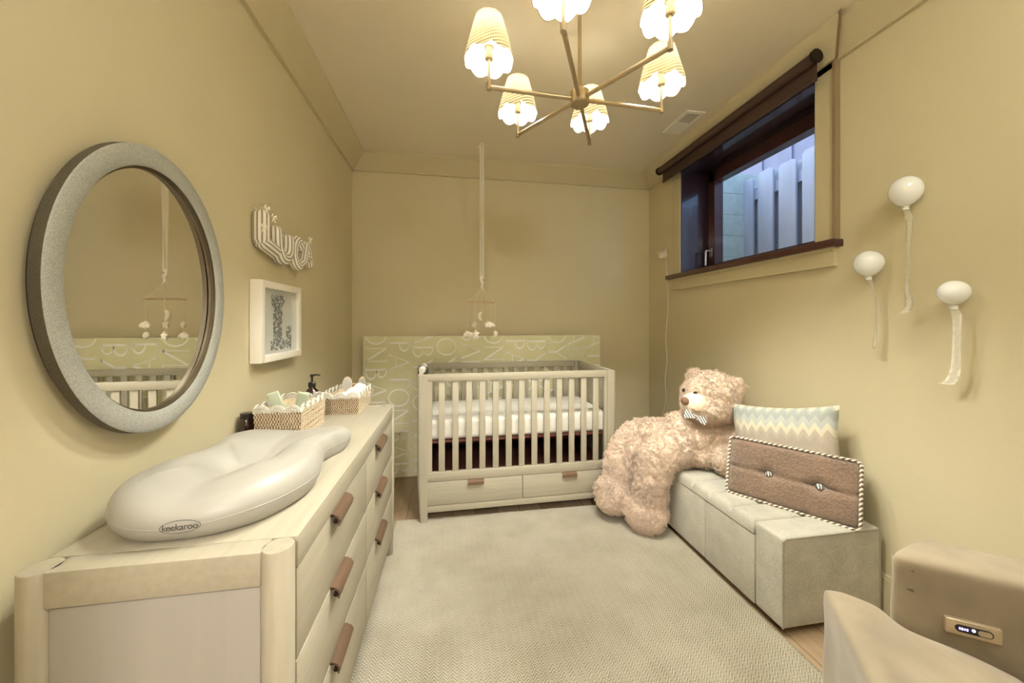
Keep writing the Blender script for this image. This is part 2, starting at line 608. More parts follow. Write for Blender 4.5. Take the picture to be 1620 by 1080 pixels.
    def grid(self, fn, nu, nv, uvf=None, closed_u=False):
        vs = [[self.bm.verts.new(fn(i / nu, j / nv)) for j in range(nv + 1)] for i in range(nu + (0 if closed_u else 1))]
        uvl = self.bm.loops.layers.uv.verify() if uvf else None
        n = len(vs)
        for i in range(nu):
            for j in range(nv):
                f = self.bm.faces.new((vs[i][j], vs[(i + 1) % n][j], vs[(i + 1) % n][j + 1], vs[i][j + 1]))
                if uvf:
                    for l, (a, b) in zip(f.loops, ((i, j), (i + 1, j), (i + 1, j + 1), (i, j + 1))):
                        l[uvl].uv = uvf(a / nu, b / nv)
        return vs

    def build(self, name, m, parent=None, smooth=True, ang=38, fix=True):
        bm = self.bm
        if fix:
            bmesh.ops.recalc_face_normals(bm, faces=bm.faces[:])
        if smooth:
            lim = R(ang)
            for f in bm.faces:
                f.smooth = True
            for e in bm.edges:
                if len(e.link_faces) == 2 and e.calc_face_angle(0) > lim:
                    e.smooth = False
        me = bpy.data.meshes.new(name)
        bm.to_mesh(me)
        bm.free()
        me.materials.append(m)
        o = bpy.data.objects.new(name, me)
        COL.objects.link(o)
        if parent:
            o.parent = parent
        return o


def thing(name, label, cat, loc=(0, 0, 0), rz=0, group=None):
    o = bpy.data.objects.new(name, None)
    o.empty_display_size = 0.05
    COL.objects.link(o)
    o.location = loc
    o.rotation_euler = (0, 0, rz)
    o['label'] = label
    o['category'] = cat
    if group:
        o['group'] = group
    return o


def tag(o, label, cat, group=None):
    o['label'] = label
    o['category'] = cat
    if group:
        o['group'] = group
    return o


def struct(o):
    o['kind'] = 'structure'
    return o


def catmull(P, n=8, closed=False):
    P = [Vector(p) for p in P]
    out = []
    N = len(P)
    rng = range(N) if closed else range(N - 1)
    for i in rng:
        if closed:
            a, b, c, d = P[i - 1], P[i], P[(i + 1) % N], P[(i + 2) % N]
        else:
            a, b, c, d = P[max(i - 1, 0)], P[i], P[i + 1], P[min(i + 2, N - 1)]
        for k in range(n):
            t = k / n
            out.append(0.5 * ((2 * b) + (c - a) * t + (2 * a - 5 * b + 4 * c - d) * t * t + (3 * b - a - 3 * c + d) * t ** 3))
    if not closed:
        out.append(P[-1])
    return out


def bake(bm, mods, name='tmp'):
    """turn a rough bmesh into a finished one through modifiers, returns a bmesh"""
    me = bpy.data.meshes.new(name)
    bm.to_mesh(me)
    bm.free()
    o = bpy.data.objects.new(name, me)
    COL.objects.link(o)
    for t, kw in mods:
        md = o.modifiers.new(t, t)
        for k, v in kw.items():
            setattr(md, k, v)
    dg = bpy.context.evaluated_depsgraph_get()
    ev = o.evaluated_get(dg)
    m2 = ev.to_mesh()
    out = bmesh.new()
    out.from_mesh(m2)
    ev.to_mesh_clear()
    bpy.data.objects.remove(o)
    bpy.data.meshes.remove(me)
    return out


# ================================================================== SETTING
def slab(name, lo, hi, m):
    b = MB()
    b.box(lo, hi)
    return struct(b.build(name, m, smooth=False))


slab('floor', (XL - 0.2, -2.7, -0.06), (XR + 0.05, YB + 0.1, 0), M['floor'])
slab('ceiling', (XL - 0.2, YF - 0.12, ZC), (XR + 0.2, YB + 0.1, ZC + 0.08), M['ceil'])
slab('wall_left', (XL - 0.12, YF - 0.12, 0), (XL, YB + 0.1, ZC), M['wall'])
slab('wall_back', (XL, YB, 0), (XR + 0.05, YB + 0.1, ZC), M['wall'])
# right wall with the window opening
WY0, WY1, WZ0, WZ1 = 1.552, 2.655, 1.672, 2.50
WT = 0.33
b = MB()
b.box((XR, YF - 0.12, 0), (XR + WT, YB + 0.1, WZ0))
b.box((XR, YF - 0.12, WZ1), (XR + WT, YB + 0.1, ZC))
b.box((XR, YF - 0.12, WZ0), (XR + WT, WY0, WZ1))
b.box((XR, WY1, WZ0), (XR + WT, YB + 0.1, WZ1))
struct(b.build('wall_right', M['wall'], smooth=False))
# front wall behind the camera with the doorway the camera looks in through
DX0, DX1, DZ = -0.42, 0.44, 2.06
b = MB()
b.box((XL - 0.1, YF - 0.12, 0), (DX0, YF, ZC))
b.box((DX1, YF - 0.12, 0), (XR + WT, YF, ZC))
b.box((DX0, YF - 0.12, DZ), (DX1, YF, ZC))
struct(b.build('wall_front', M['wall'], smooth=False))
b = MB()
b.box((DX0, YF - 0.13, 0), (DX0 + 0.015, YF + 0.01, DZ))
b.box((DX1 - 0.015, YF - 0.13, 0), (DX1, YF + 0.01, DZ))
b.box((DX0, YF - 0.13, DZ - 0.015), (DX1, YF + 0.01, DZ))
b.box((DX0 - 0.08, YF, 0), (DX0 + 0.015, YF + 0.018, DZ + 0.08))
b.box((DX1 - 0.015, YF, 0), (DX1 + 0.08, YF + 0.018, DZ + 0.08))
b.box((DX0 - 0.08, YF, DZ - 0.015), (DX1 + 0.08, YF + 0.018, DZ + 0.08))
struct(b.build('trim_1', M['trim'], smooth=False))
# hallway
b = MB()
b.box((-1.05, -2.7, 0), (-0.95, YF - 0.12, 2.5))
b.box((1.2, -2.7, 0), (1.3, YF - 0.12, 2.5))
b.box((-1.05, -2.8, 0), (1.3, -2.7, 2.5))
b.box((-1.05, -2.8, 2.5), (1.3, YF - 0.12, 2.6))
struct(b.build('wall_hallway', M['hall'], smooth=False))
t = thing('hall_ceiling_light', 'round white flush ceiling light in the hallway behind the doorway', 'light', (-0.08, -1.75, 2.5))
b = MB()
b.lathe([(0.17, 0), (0.17, -0.02), (0.15, -0.02), (0.15, 0)], n=40)
b.build('rim', M['white'], t)
hm = emis('hall_diffuser', (1.0, 0.93, 0.88), HALL_W)
b = MB()
b.lathe([(0.149, -0.005), (0.13, -0.035), (0.07, -0.052), (0.0, -0.056)], n=40)
b.build('diffuser', hm, t)

# crown moulding: slanted board round the room
CP, CB = 0.112, 2.534


def crown_profile(th=0.0):
    # (offset from wall, z) of the slanted board
    return [(0.004, CB + 0.0), (0.018 + th, CB - 0.004 + 0.004), (CP + 0.008 + th, ZC - 0.02), (CP + 0.008 + th, ZC), (0.0, ZC), (0.0, CB)]


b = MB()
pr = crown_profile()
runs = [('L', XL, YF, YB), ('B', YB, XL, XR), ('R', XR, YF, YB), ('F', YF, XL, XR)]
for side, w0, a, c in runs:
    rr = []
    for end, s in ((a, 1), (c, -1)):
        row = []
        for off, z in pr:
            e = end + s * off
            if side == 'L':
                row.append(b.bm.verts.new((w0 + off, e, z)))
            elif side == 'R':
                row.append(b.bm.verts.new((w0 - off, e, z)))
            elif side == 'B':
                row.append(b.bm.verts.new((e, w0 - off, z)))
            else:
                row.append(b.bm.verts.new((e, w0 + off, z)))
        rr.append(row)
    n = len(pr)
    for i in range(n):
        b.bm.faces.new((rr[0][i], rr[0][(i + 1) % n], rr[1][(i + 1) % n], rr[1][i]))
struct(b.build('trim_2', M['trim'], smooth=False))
# thin bead under the crown and against the ceiling
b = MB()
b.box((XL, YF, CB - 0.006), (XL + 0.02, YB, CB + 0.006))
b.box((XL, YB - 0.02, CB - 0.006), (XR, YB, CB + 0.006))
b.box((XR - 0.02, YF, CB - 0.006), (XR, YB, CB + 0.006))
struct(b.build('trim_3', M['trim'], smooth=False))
# thicker crown section over the window
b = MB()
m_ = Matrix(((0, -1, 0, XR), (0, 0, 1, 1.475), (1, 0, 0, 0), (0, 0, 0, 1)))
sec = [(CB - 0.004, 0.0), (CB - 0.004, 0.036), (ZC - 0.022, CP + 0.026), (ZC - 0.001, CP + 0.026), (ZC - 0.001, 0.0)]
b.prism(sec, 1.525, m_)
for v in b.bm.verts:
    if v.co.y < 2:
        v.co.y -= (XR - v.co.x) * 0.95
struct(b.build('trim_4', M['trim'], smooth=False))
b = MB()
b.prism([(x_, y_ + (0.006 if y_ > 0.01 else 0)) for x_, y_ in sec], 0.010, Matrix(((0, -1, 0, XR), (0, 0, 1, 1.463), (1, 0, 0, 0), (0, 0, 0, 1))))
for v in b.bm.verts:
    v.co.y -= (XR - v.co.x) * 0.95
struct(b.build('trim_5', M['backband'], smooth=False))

# baseboards
b = MB()
b.box((XR - 0.015, YF, 0), (XR, YB, 0.185))
b.box((XR - 0.011, YF, 0.185), (XR, YB, 0.2))
struct(b.build('baseboard_right', M['trim'], smooth=False))
b = MB()
b.box((XL + 0.015, YB - 0.015, 0), (XR - 0.015, YB, 0.185))
b.box((XL + 0.015, YB - 0.011, 0.185), (XR - 0.015, YB, 0.2))
struct(b.build('baseboard_back', M['trim'], smooth=False))
b = MB()
b.box((XL, YF, 0), (XL + 0.015, YB, 0.185))
b.box((XL, YF, 0.185), (XL + 0.011, YB, 0.2))
struct(b.build('baseboard_left', M['trim'], smooth=False))

# ------------------------------------------------------------------ window
win = struct(bpy.data.objects.new('window_1', None))
COL.objects.link(win)
GX = XR + 0.25
b = MB()   # casing on the wall
b.box((XR - 0.022, WY0 - 0.09, WZ0 - 0.01), (XR, WY0, CB))
b.box((XR - 0.022, WY1, WZ0 - 0.01), (XR, WY1 + 0.11, CB))
b.box((XR - 0.022, WY0 - 0.09, WZ1), (XR, WY1 + 0.11, CB))
b.build('casing', M['trim'], win, smooth=False)
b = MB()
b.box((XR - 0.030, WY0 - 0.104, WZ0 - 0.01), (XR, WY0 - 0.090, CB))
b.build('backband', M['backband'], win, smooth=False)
b = MB()
b.rbox((XR - 0.058, WY0 - 0.118, WZ0 - 0.035), (XR + 0.26, WY1 + 0.145, WZ0), 0.004)
b.build('sill', M['maroon'], win)
b = MB()
b.box((XR - 0.02, WY0 - 0.09, WZ0 - 0.12), (XR, WY1 + 0.11, WZ0 - 0.035))
b.box((XR - 0.032, WY0 - 0.095, WZ0 - 0.052), (XR, WY1 + 0.115, WZ0 - 0.035))
b.box((XR - 0.028, WY0 - 0.092, WZ0 - 0.125), (XR, WY1 + 0.112, WZ0 - 0.112))
b.build('apron', M['trim'], win, smooth=False)
b = MB()   # dark glossy lining of the reveal
b.box((XR - 0.01, WY1 - 0.012, WZ0), (XR + WT, WY1, WZ1))
b.box((XR - 0.01, WY0, WZ0), (XR + WT, WY0 + 0.012, WZ1))
b.box((XR - 0.01, WY0, WZ1 - 0.012), (XR + WT, WY1, WZ1))
b.build('jamb_lining', M['gloss_jamb'], win, smooth=False)
b = MB()   # fixed frame and sash
fy0, fy1, fz0, fz1 = WY0 + 0.012, WY1 - 0.012, WZ0, WZ1 - 0.012
for (o0, i0, x0, x1) in ((0.0, 0.045, GX - 0.02, GX + 0.05), (0.04, 0.098, GX - 0.045, GX + 0.03)):
    b.box((x0, fy0 + o0, fz0 + o0 * 0.5), (x1, fy0 + i0, fz1 - o0))
    b.box((x0, fy1 - i0, fz0 + o0 * 0.5), (x1, fy1 - o0, fz1 - o0))
    b.box((x0, fy0 + o0, fz0 + o0 * 0.5), (x1, fy1 - o0, fz0 + i0 * 0.7))
    b.box((x0, fy0 + o0, fz1 - i0), (x1, fy1 - o0, fz1 - o0))
b.build('sash_frame', M['maroon'], win, smooth=False)
b = MB()
b.box((GX - 0.004, fy0 + 0.09, fz0 + 0.06), (GX + 0.002, fy1 - 0.09, fz1 - 0.09))
b.build('glass_pane', M['glass'], win, smooth=False)
b = MB()
b.rbox((GX - 0.052, fy1 - 0.075, 1.80), (GX - 0.044, fy1 - 0.045, 1.87), 0.003)
b.cyl((GX - 0.05, fy1 - 0.06, 1.848), (GX - 0.09, fy1 - 0.06, 1.848), 0.008)
b.tube([(GX - 0.088, fy1 - 0.06, 1.848), (GX - 0.094, fy1 - 0.06, 1.84), (GX - 0.094, fy1 - 0.06, 1.73)], [0.009, 0.009, 0.008])
b.build('window_handle', M['steel'], win)

# roller blind
t = thing('roller_blind', 'dark brown roller blind rolled up above the high window', 'blind', (0, 0, 0))
RX, RZ = XR - 0.105, 2.553
b = MB()
b.cyl((RX, 1.478, RZ), (RX, 2.80, RZ), 0.026, n=28)
b.build('fabric_roll', M['blind'], t)
b = MB()
b.box((RX + 0.020, 1.49, 2.462), (RX + 0.024, 2.79, RZ))
b.rbox((RX + 0.015, 1.49, 2.45), (RX + 0.029, 2.79, 2.466), 0.003)
b.build('hanging_fabric', M['blind'], t)
for y in (1.468, 2.80):
    b = MB()
    b.cyl((RX, y, RZ), (RX, y + 0.012, RZ), 0.033, n=28)
    b.build('end_bracket', M['darkmetal'], t)

# outside: fence boards, posts and a block wall in the window well
fx = 2.75
t = thing('wooden_fence', 'weathered grey board fence outside the window', 'fence', (fx, 0, 0))
for z in (1.75, 2.42):
    b = MB()
    b.box((0.022, 1.2, z), (0.06, 4.6, z + 0.09))
    b.build('rail', M['fence'], t, smooth=False)
y = 1.25
i = 0
hts = [2.66, 2.64, 2.62, 2.67, 2.65, 2.70, 2.63, 2.68, 2.60, 2.66, 2.64, 2.67, 2.62, 2.68, 2.64, 2.6, 2.63, 2.6, 2.64, 2.6]
while y < 3.95:
    front = i % 2 == 0
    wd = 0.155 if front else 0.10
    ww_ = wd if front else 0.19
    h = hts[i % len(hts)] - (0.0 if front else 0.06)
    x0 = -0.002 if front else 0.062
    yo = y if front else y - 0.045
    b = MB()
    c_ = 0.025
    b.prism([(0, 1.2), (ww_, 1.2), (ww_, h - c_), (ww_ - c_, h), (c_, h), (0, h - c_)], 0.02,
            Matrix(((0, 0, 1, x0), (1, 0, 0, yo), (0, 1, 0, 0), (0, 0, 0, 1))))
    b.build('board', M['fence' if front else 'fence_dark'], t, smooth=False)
    y += wd - (0.018 if front else 0.025)
    i += 1
t = thing('block_wall', 'pale grey concrete block wall beyond the left edge of the window', 'wall', (2.38, 3.05, 0))
b = MB()
for k in range(9):
    b.rbox((0.0, 0.0, 0.9 + k * 0.2 + 0.004), (0.9, 0.25, 0.9 + k * 0.2 + 0.196), 0.006, 1)
b.box((0.004, 0.004, 0.9), (0.89, 0.24, 2.7))
b.build('blocks', M['stone'], t)
t = thing('neighbour_siding', 'grey lap siding of the house standing beyond the fence', 'siding', (4.3, 0, 0))
b = MB()
for k in range(15):
    yy = -0.5 + k * 0.45
    b.box((0, yy, 0), (0.05, yy + 0.44, 4.6))
    b.box((-0.02, yy + 0.43, 0), (0.05, yy + 0.46, 4.6))
b.build('siding_boards', M['siding'], t, smooth=False)
slab('ground_outside', (XR + WT, -1, 1.15), (4.4, 6, 1.2), M['stone'])

# ------------------------------------------------------------------ rug
b = MB()
b.prism([(-0.40, -0.30), (1.31, -0.30), (1.305, 2.372), (-0.352, 2.392)], 0.011, Matrix.Translation((0, 0, 0.001)))
rug = b.build('area_rug', M['rug'], smooth=False)
tag(rug, 'cream and sand herringbone area rug covering the wooden floor', 'rug')
b = MB()   # shaggy edge
rnd = random.Random(3)


def tuft(x, y, dx, dy):
    l = rnd.uniform(0.006, 0.016)
    j = rnd.uniform(-0.006, 0.006)
    p = Vector((x, y, 0.010))
    q = Vector((x + dx * l + dy * j, y + dy * l + dx * j, 0.003))
    r_ = 0.0016
    a = b.bm.verts.new(p + Vector((dy, dx, 0)) * r_)
    c = b.bm.verts.new(p - Vector((dy, dx, 0)) * r_)
    d = b.bm.verts.new(q)
    e = b.bm.verts.new(p + Vector((0, 0, 0.002)))
    b.bm.faces.new((a, c, d))
    b.bm.faces.new((a, e, d))
    b.bm.faces.new((c, e, d))


for k in range(1100):
    s = k / 1100
    tuft(-0.352 + 1.657 * s, 2.392 - 0.02 * s, 0, 1)
for k in range(2000):
    s = k / 2000
    tuft(1.3095, -0.2 + 2.57 * s, 1, 0)
    tuft(-0.357 + 0.005 * s, 2.10 + 0.29 * s, -1, 0)
fr = b.build('pile_edge', M['pile'], rug, smooth=False, fix=False)

# ------------------------------------------------------------------ dresser
DZT = 0.823
dx0, dx1, dy0, dy1 = -0.775, -0.318, 0.765, 2.085
t = thing('dresser', 'long whitewashed oak six drawer dresser against the left wall', 'dresser', (0, 0, 0))
post = 0.058


def dpost(cx, cy):
    b = MB()
    z0_ = 0.0125 if cx > -0.5 else 0.0
    prof = [(0.021, z0_), (0.0235, z0_ + 0.004), (0.029, 0.30), (0.0292, DZT - 0.003), (0.0275, DZT)]
    b.lathe(prof, (cx, cy, 0), n=36)
    b.build('leg', M['woodZ'], t)


for cx in (dx0 + 0.029, dx1 - 0.029):
    for cy in (dy0 + 0.029, dy1 - 0.029):
        dpost(cx, cy)
b = MB()
b.rbox((dx0 + 0.012, dy0 + 0.058, 0.757), (dx1 - 0.004, dy1 - 0.058, DZT), 0.0025)
b.rbox((dx0 + 0.050, dy0 + 0.008, 0.757), (dx1 - 0.052, dy0 + 0.0575, DZT), 0.0025)
b.rbox((dx0 + 0.050, dy1 - 0.0575, 0.757), (dx1 - 0.052, dy1 - 0.008, DZT), 0.0025)
b.build('top_board', M['woodY'], t)
b = MB()
b.box((dx0 + 0.012, dy0 + 0.03, 0.10), (dx1 - 0.026, dy1 - 0.03, 0.757))
b.build('carcass', M['gap'], t, smooth=False)
for y0, y1 in ((dy0 + 0.012, dy0 + 0.028), (dy1 - 0.028, dy1 - 0.012)):
    b = MB()
    b.rbox((dx0 + 0.056, y0, 0.11), (dx1 - 0.054, y1, 0.754), 0.002)
    b.build('side_panel', M['endp'], t)
zr = [(0.562, 0.754), (0.360, 0.558), (0.118, 0.356)]
yr = [(dy0 + 0.0585, 1.440), (1.4435, dy1 - 0.0585)]
hz = [0.0, 0.0, 0.0]
for ci, (ya, yb) in enumerate(yr):
    hy = (1.035, 1.165) if ci == 0 else (1.60, 1.755)
    for (za, zb) in zr:
        b = MB()
        b.rbox((dx1 - 0.026, ya, za), (dx1 - 0.006, yb, zb), 0.002)
        d = b.build('drawer', M['woodY'], t)
        b = MB()   # half-round wooden pull over the drawer's upper edge with a dark dowel below
        hw = (hy[0], hy[1])
        zt_ = zb + 0.004
        prof = [(-0.012, 0.0), (0.006, 0.0), (0.020, -0.008), (0.026, -0.020), (0.022, -0.034), (0.017, -0.030), (0.019, -0.018), (0.013, -0.009), (0.004, -0.006), (-0.012, -0.006)]
        mt = Matrix(((1, 0, 0, dx1 - 0.006), (0, 0, 1, hw[0]), (0, 1, 0, zt_), (0, 0, 0, 1)))
        b.prism(prof, hw[1] - hw[0], mt)
        h = b.build('handle', M['handle'], d)
        b = MB()
        b.cyl((dx1 + 0.008, hw[0] - 0.001, zt_ - 0.020), (dx1 + 0.008, hw[0] + 0.012, zt_ - 0.020), 0.0065)
        b.box((dx1 - 0.008, hw[0] - 0.001, zt_ - 0.0065), (dx1 + 0.004, hw[1] + 0.001, zt_ - 0.004))
        b.build('dowel', M['darkmetal'], h)

# ------------------------------------------------------------------ changing pad (peanut shape)
t = thing('changing_pad', 'cream moulded peanut-shaped changing pad on top of the dresser', 'changing pad', (-0.565, 1.12, DZT + 0.001))
right = [(-0.02, -0.300), (0.075, -0.288), (0.150, -0.238), (0.194, -0.150), (0.202, -0.06), (0.182, 0.035), (0.163, 0.105), (0.172, 0.170), (0.196, 0.235), (0.190, 0.300), (0.140, 0.342), (0.04, 0.352)]
left = [(-0.06, 0.352), (-0.150, 0.338), (-0.195, 0.285), (-0.196, 0.22), (-0.172, 0.150), (-0.163, 0.085), (-0.182, 0.01), (-0.202, -0.08), (-0.192, -0.17), (-0.150, -0.24), (-0.09, -0.285)]
outl = catmull([(x, y, 0) for x, y in right + left], 7, closed=True)
b = MB()
NP = len(outl)


def padpt(i, s):
    p = outl[i % NP]
    yy = p.y
    H_ = 0.098 - 0.026 * max(0, min(1, (yy + 0.25) / 0.6))
    side = min(1, abs(p.x) / 0.15)
    endf = 1 - side
    rimh = H_ * (0.78 + 0.22 * side)
    dip = 0.036
    # s: 0 centre ... 1 rim top ... 2 side ... 3 base
    if s <= 1:
        k = s * 0.80
        e = max(0, (s - 0.25) / 0.75)
        e = e * (3 - 2 * e) if e < 1 else 1
        z = dip + (rimh - dip) * e
        return Vector((p.x * k, p.y * k, z))
    if s <= 2:
        a = (s - 1) * PI / 2
        k = 0.80 + 0.20 * math.sin(a)
        return Vector((p.x * k, p.y * k, rimh * (0.45 + 0.55 * math.cos(a))))
    a = (s - 2)
    k = 1.0 - 0.075 * a * a
    return Vector((p.x * k, p.y * k, rimh * 0.45 * (1 - a) + 0.0005))


ss = [0.02, 0.15, 0.3, 0.42, 0.52, 0.6, 0.68, 0.76, 0.84, 0.92, 1.0] + [1 + k / 10 for k in range(1, 11)] + [2 + k / 6 for k in range(1, 7)]
rings = [[b.bm.verts.new(padpt(i, s)) for i in range(NP)] for s in ss]
for a in range(len(rings) - 1):
    for k in range(NP):
        b.bm.faces.new((rings[a][k], rings[a][(k + 1) % NP], rings[a + 1][(k + 1) % NP], rings[a + 1][k]))
b.bm.faces.new(rings[0])
b.bm.faces.new(rings[-1][::-1])
bmesh.ops.smooth_vert(b.bm, verts=b.bm.verts[:], factor=0.5, use_axis_x=False, use_axis_y=False, use_axis_z=True)
bmesh.ops.recalc_face_normals(b.bm, faces=b.bm.faces[:])
pad_tree = BVHTree.FromBMesh(b.bm)
body = b.build('pad_body', M['mat'], t, ang=80)
# seam line round the side
b = MB()
b.tube([padpt(i, 2.0) * 1.0 + Vector((0, 0, 0)) for i in range(0, NP)], 0.0012, 6, closed=True)
b.build('seam', M['mat'], t)


def text_mesh(body_, size, name='txt', spacing=1.0, extrude=0.0):
    c = bpy.data.curves.new(name, 'FONT')
    c.body = body_
    c.size = size
    c.align_x = 'CENTER'
    c.align_y = 'CENTER'
    c.space_character = spacing
    c.extrude = extrude
    o = bpy.data.objects.new(name, c)
    COL.objects.link(o)
    dg = bpy.context.evaluated_depsgraph_get()
    ev = o.evaluated_get(dg)
    me = ev.to_mesh()
    bm = bmesh.new()
    bm.from_mesh(me)
    ev.to_mesh_clear()
    bpy.data.objects.remove(o)
    bpy.data.curves.remove(c)
    return bm


bm = text_mesh('keekaroo', 0.0178, spacing=0.90)
bmesh.ops.triangulate(bm, faces=bm.faces[:])
ov = []
for a0, a1 in ((0.0335, 0.0345),):
    ri = [bm.verts.new((a0 * math.cos(2 * PI * k / 48), a0 * 0.36 * math.sin(2 * PI * k / 48), 0)) for k in range(48)]
    ro = [bm.verts.new((a1 * math.cos(2 * PI * k / 48), a1 * 0.375 * math.sin(2 * PI * k / 48), 0)) for k in range(48)]
    for k in range(48):
        bm.faces.new((ri[k], ri[(k + 1) % 48], ro[(k + 1) % 48], ro[k]))
lx, lz = 0.025, 0.038
for v in bm.verts:
    h = pad_tree.ray_cast(Vector((lx + v.co.x, -0.6, lz + v.co.y)), Vector((0, 1, 0)))
    if h[0] is not None:
        v.co = h[0] + Vector((0, -0.0016, 0))
b = MB()
b.bm.free()
b.bm = bm
b.build('logo', M['inkdark'], t, smooth=False, fix=False)

# ------------------------------------------------------------------ baskets
def weave_mat():
    m, nt, p = nt_new('seagrass_weave')
    uv = nt.nodes.new('ShaderNodeUVMap')
    sp = nt.nodes.new('ShaderNodeSeparateXYZ')
    nt.links.new(uv.outputs[0], sp.inputs[0])
    a = math_n(nt, 'COSINE', math_n(nt, 'MULTIPLY', sp.outputs[0], 2 * PI))
    nz = noise_n(nt, coords(nt), 150, 3)
    tw = math_n(nt, 'SINE', math_n(nt, 'ADD', math_n(nt, 'MULTIPLY', sp.outputs[1], 5.0), math_n(nt, 'MULTIPLY', sp.outputs[0], 6.0)))
    f = math_n(nt, 'ADD', math_n(nt, 'MULTIPLY', a, 0.34), math_n(nt, 'ADD', math_n(nt, 'MULTIPLY', tw, 0.08), nz))
    nt.links.new(ramp_n(nt, f, [(0.22, (0.16, 0.095, 0.05)), (0.5, (0.44, 0.33, 0.20)), (0.8, (0.68, 0.58, 0.41))]), p.inputs['Base Color'])  # strand tones, with the shade of the gaps painted into the troughs
    p.inputs['Roughness'].default_value = 0.85
    bump_n(nt, p, tw, 0.5, 0.0015)
    return m


M['weave'] = weave_mat()


def basket(label, loc, sx, sy, h, nx, ny):
    t = thing('seagrass_basket', label, 'basket', loc, 0, 'scalloped seagrass baskets on the dresser')
    b = MB()
    th = 0.006
    P = 2 * (sx + sy)

    def walk(s, inset=0.0, zz=0):
        d = (s % 1.0) * P
        hx, hy = sx / 2 - inset, sy / 2 - inset
        if d < sx:
            return Vector((-hx + 2 * hx * d / sx, -hy, zz)), Vector((0, -1, 0))
        d -= sx
        if d < sy:
            return Vector((hx, -hy + 2 * hy * d / sy, zz)), Vector((1, 0, 0))
        d -= sy
        if d < sx:
            return Vector((hx - 2 * hx * d / sx, hy, zz)), Vector((0, 1, 0))
        d -= sx
        return Vector((-hx, hy - 2 * hy * d / sy, zz)), Vector((-1, 0, 0))
    NS = int(P / 0.0022)
    rows = 22
    strand = int(P / 0.0095)

    def f(u, v):
        row = int(v * 9.999)
        p, n = walk(u)
        ph = strand * u * 2 * PI + (PI if row % 2 else 0)
        ww = 0.0034 * math.cos(ph) + 0.0008 * math.sin(v * rows * 2.6 + u * 900)
        flare = 1 + 0.05 * v
        return Vector((p.x * flare, p.y * flare, v * h)) + n * ww
    b.grid(f, NS, rows, uvf=lambda u, v: (u * strand + (0.5 if int(min(v, 0.999) * 9.999) % 2 else 0), v * h / 0.006), closed_u=True)

    def g(u, v):
        p, n = walk(u, th)
        flare = 1 + 0.05 * (1 - v)
        return Vector((p.x * flare, p.y * flare, h * (1 - v) + 0.004 * v))
    b.grid(g, 80, 4, closed_u=True)
    b.box((-sx / 2 + 0.002, -sy / 2 + 0.002, 0), (sx / 2 - 0.002, sy / 2 - 0.002, 0.005))
    b.build('woven_body', M['weave'], t, ang=80)
    b = MB()
    fl = 1.05
    for side in range(4):
        n = nx if side in (0, 2) else ny
        L = (sx if side in (0, 2) else sy) * fl
        for k in range(n):
            wv = L / n
            c = -L / 2 + wv * (k + 0.5)
            for j in range(5):
                rr = (wv / 2) * (1 - j * 0.2) + 0.001
                pts = []
                for q in range(9):
                    a = PI * q / 8
                    lx_ = c + math.cos(a) * rr
                    lz_ = h - 0.004 + math.sin(a) * rr * 0.95
                    o_ = 0.002 if j % 2 else 0.0
                    if side == 0:
                        pts.append((lx_, -sy / 2 * fl - o_, lz_))
                    elif side == 2:
                        pts.append((lx_, sy / 2 * fl + o_, lz_))
                    elif side == 1:
                        pts.append((sx / 2 * fl + o_, lx_, lz_))
                    else:
                        pts.append((-sx / 2 * fl - o_, lx_, lz_))
                b.tube(pts, 0.0034 if j == 0 else 0.0024, 6)
    b.build('scalloped_rim', M['rope'], t)
    return t


basket('seagrass basket with white scalloped rim nearer the mirror, holding pale sage brushes', (-0.654, 1.622, DZT + 0.001), 0.155, 0.255, 0.112, 3, 5)
basket('seagrass basket with white scalloped rim at the far end of the dresser, with towel', (-0.545, 2.015, DZT + 0.001), 0.165, 0.27, 0.082, 3, 5)

# pale sage grooming things in the near basket
def tilt(loc, rx=0, ry=0, rz=0):
    from mathutils import Euler
    return Matrix.Translation(loc) @ Euler((rx, ry, rz)).to_matrix().to_4x4()


def sage_brush(label, loc, rx, ry, rz, wd):
    t = thing('baby_brush', label, 'brush', loc)
    t.rotation_euler = (rx, ry, rz)
    b = MB()
    b.rbox((-wd / 2, -0.006, 0.07), (wd / 2, 0.006, 0.14), 0.006, 3)
    b.build('brush_head', M['sage'], t)
    b = MB()
    b.rbox((-0.009, -0.006, 0), (0.009, 0.006, 0.075), 0.005, 3)
    b.build('handle', M['sage'], t)


sage_brush('pale sage flat-headed baby brush standing tallest in the near basket', (-0.665, 1.585, DZT + 0.040), 0, R(-20), R(10), 0.045)
sage_brush('pale sage baby comb leaning rightmost in the near basket', (-0.640, 1.63, DZT + 0.026), R(4), R(14), R(-12), 0.05)
b = MB()
b.rbox((-0.71, 1.54, DZT + 0.012), (-0.61, 1.70, DZT + 0.095), 0.006)
tag(b.build('storage_box', M['sage']), 'pale sage box lying low inside the near basket', 'box')


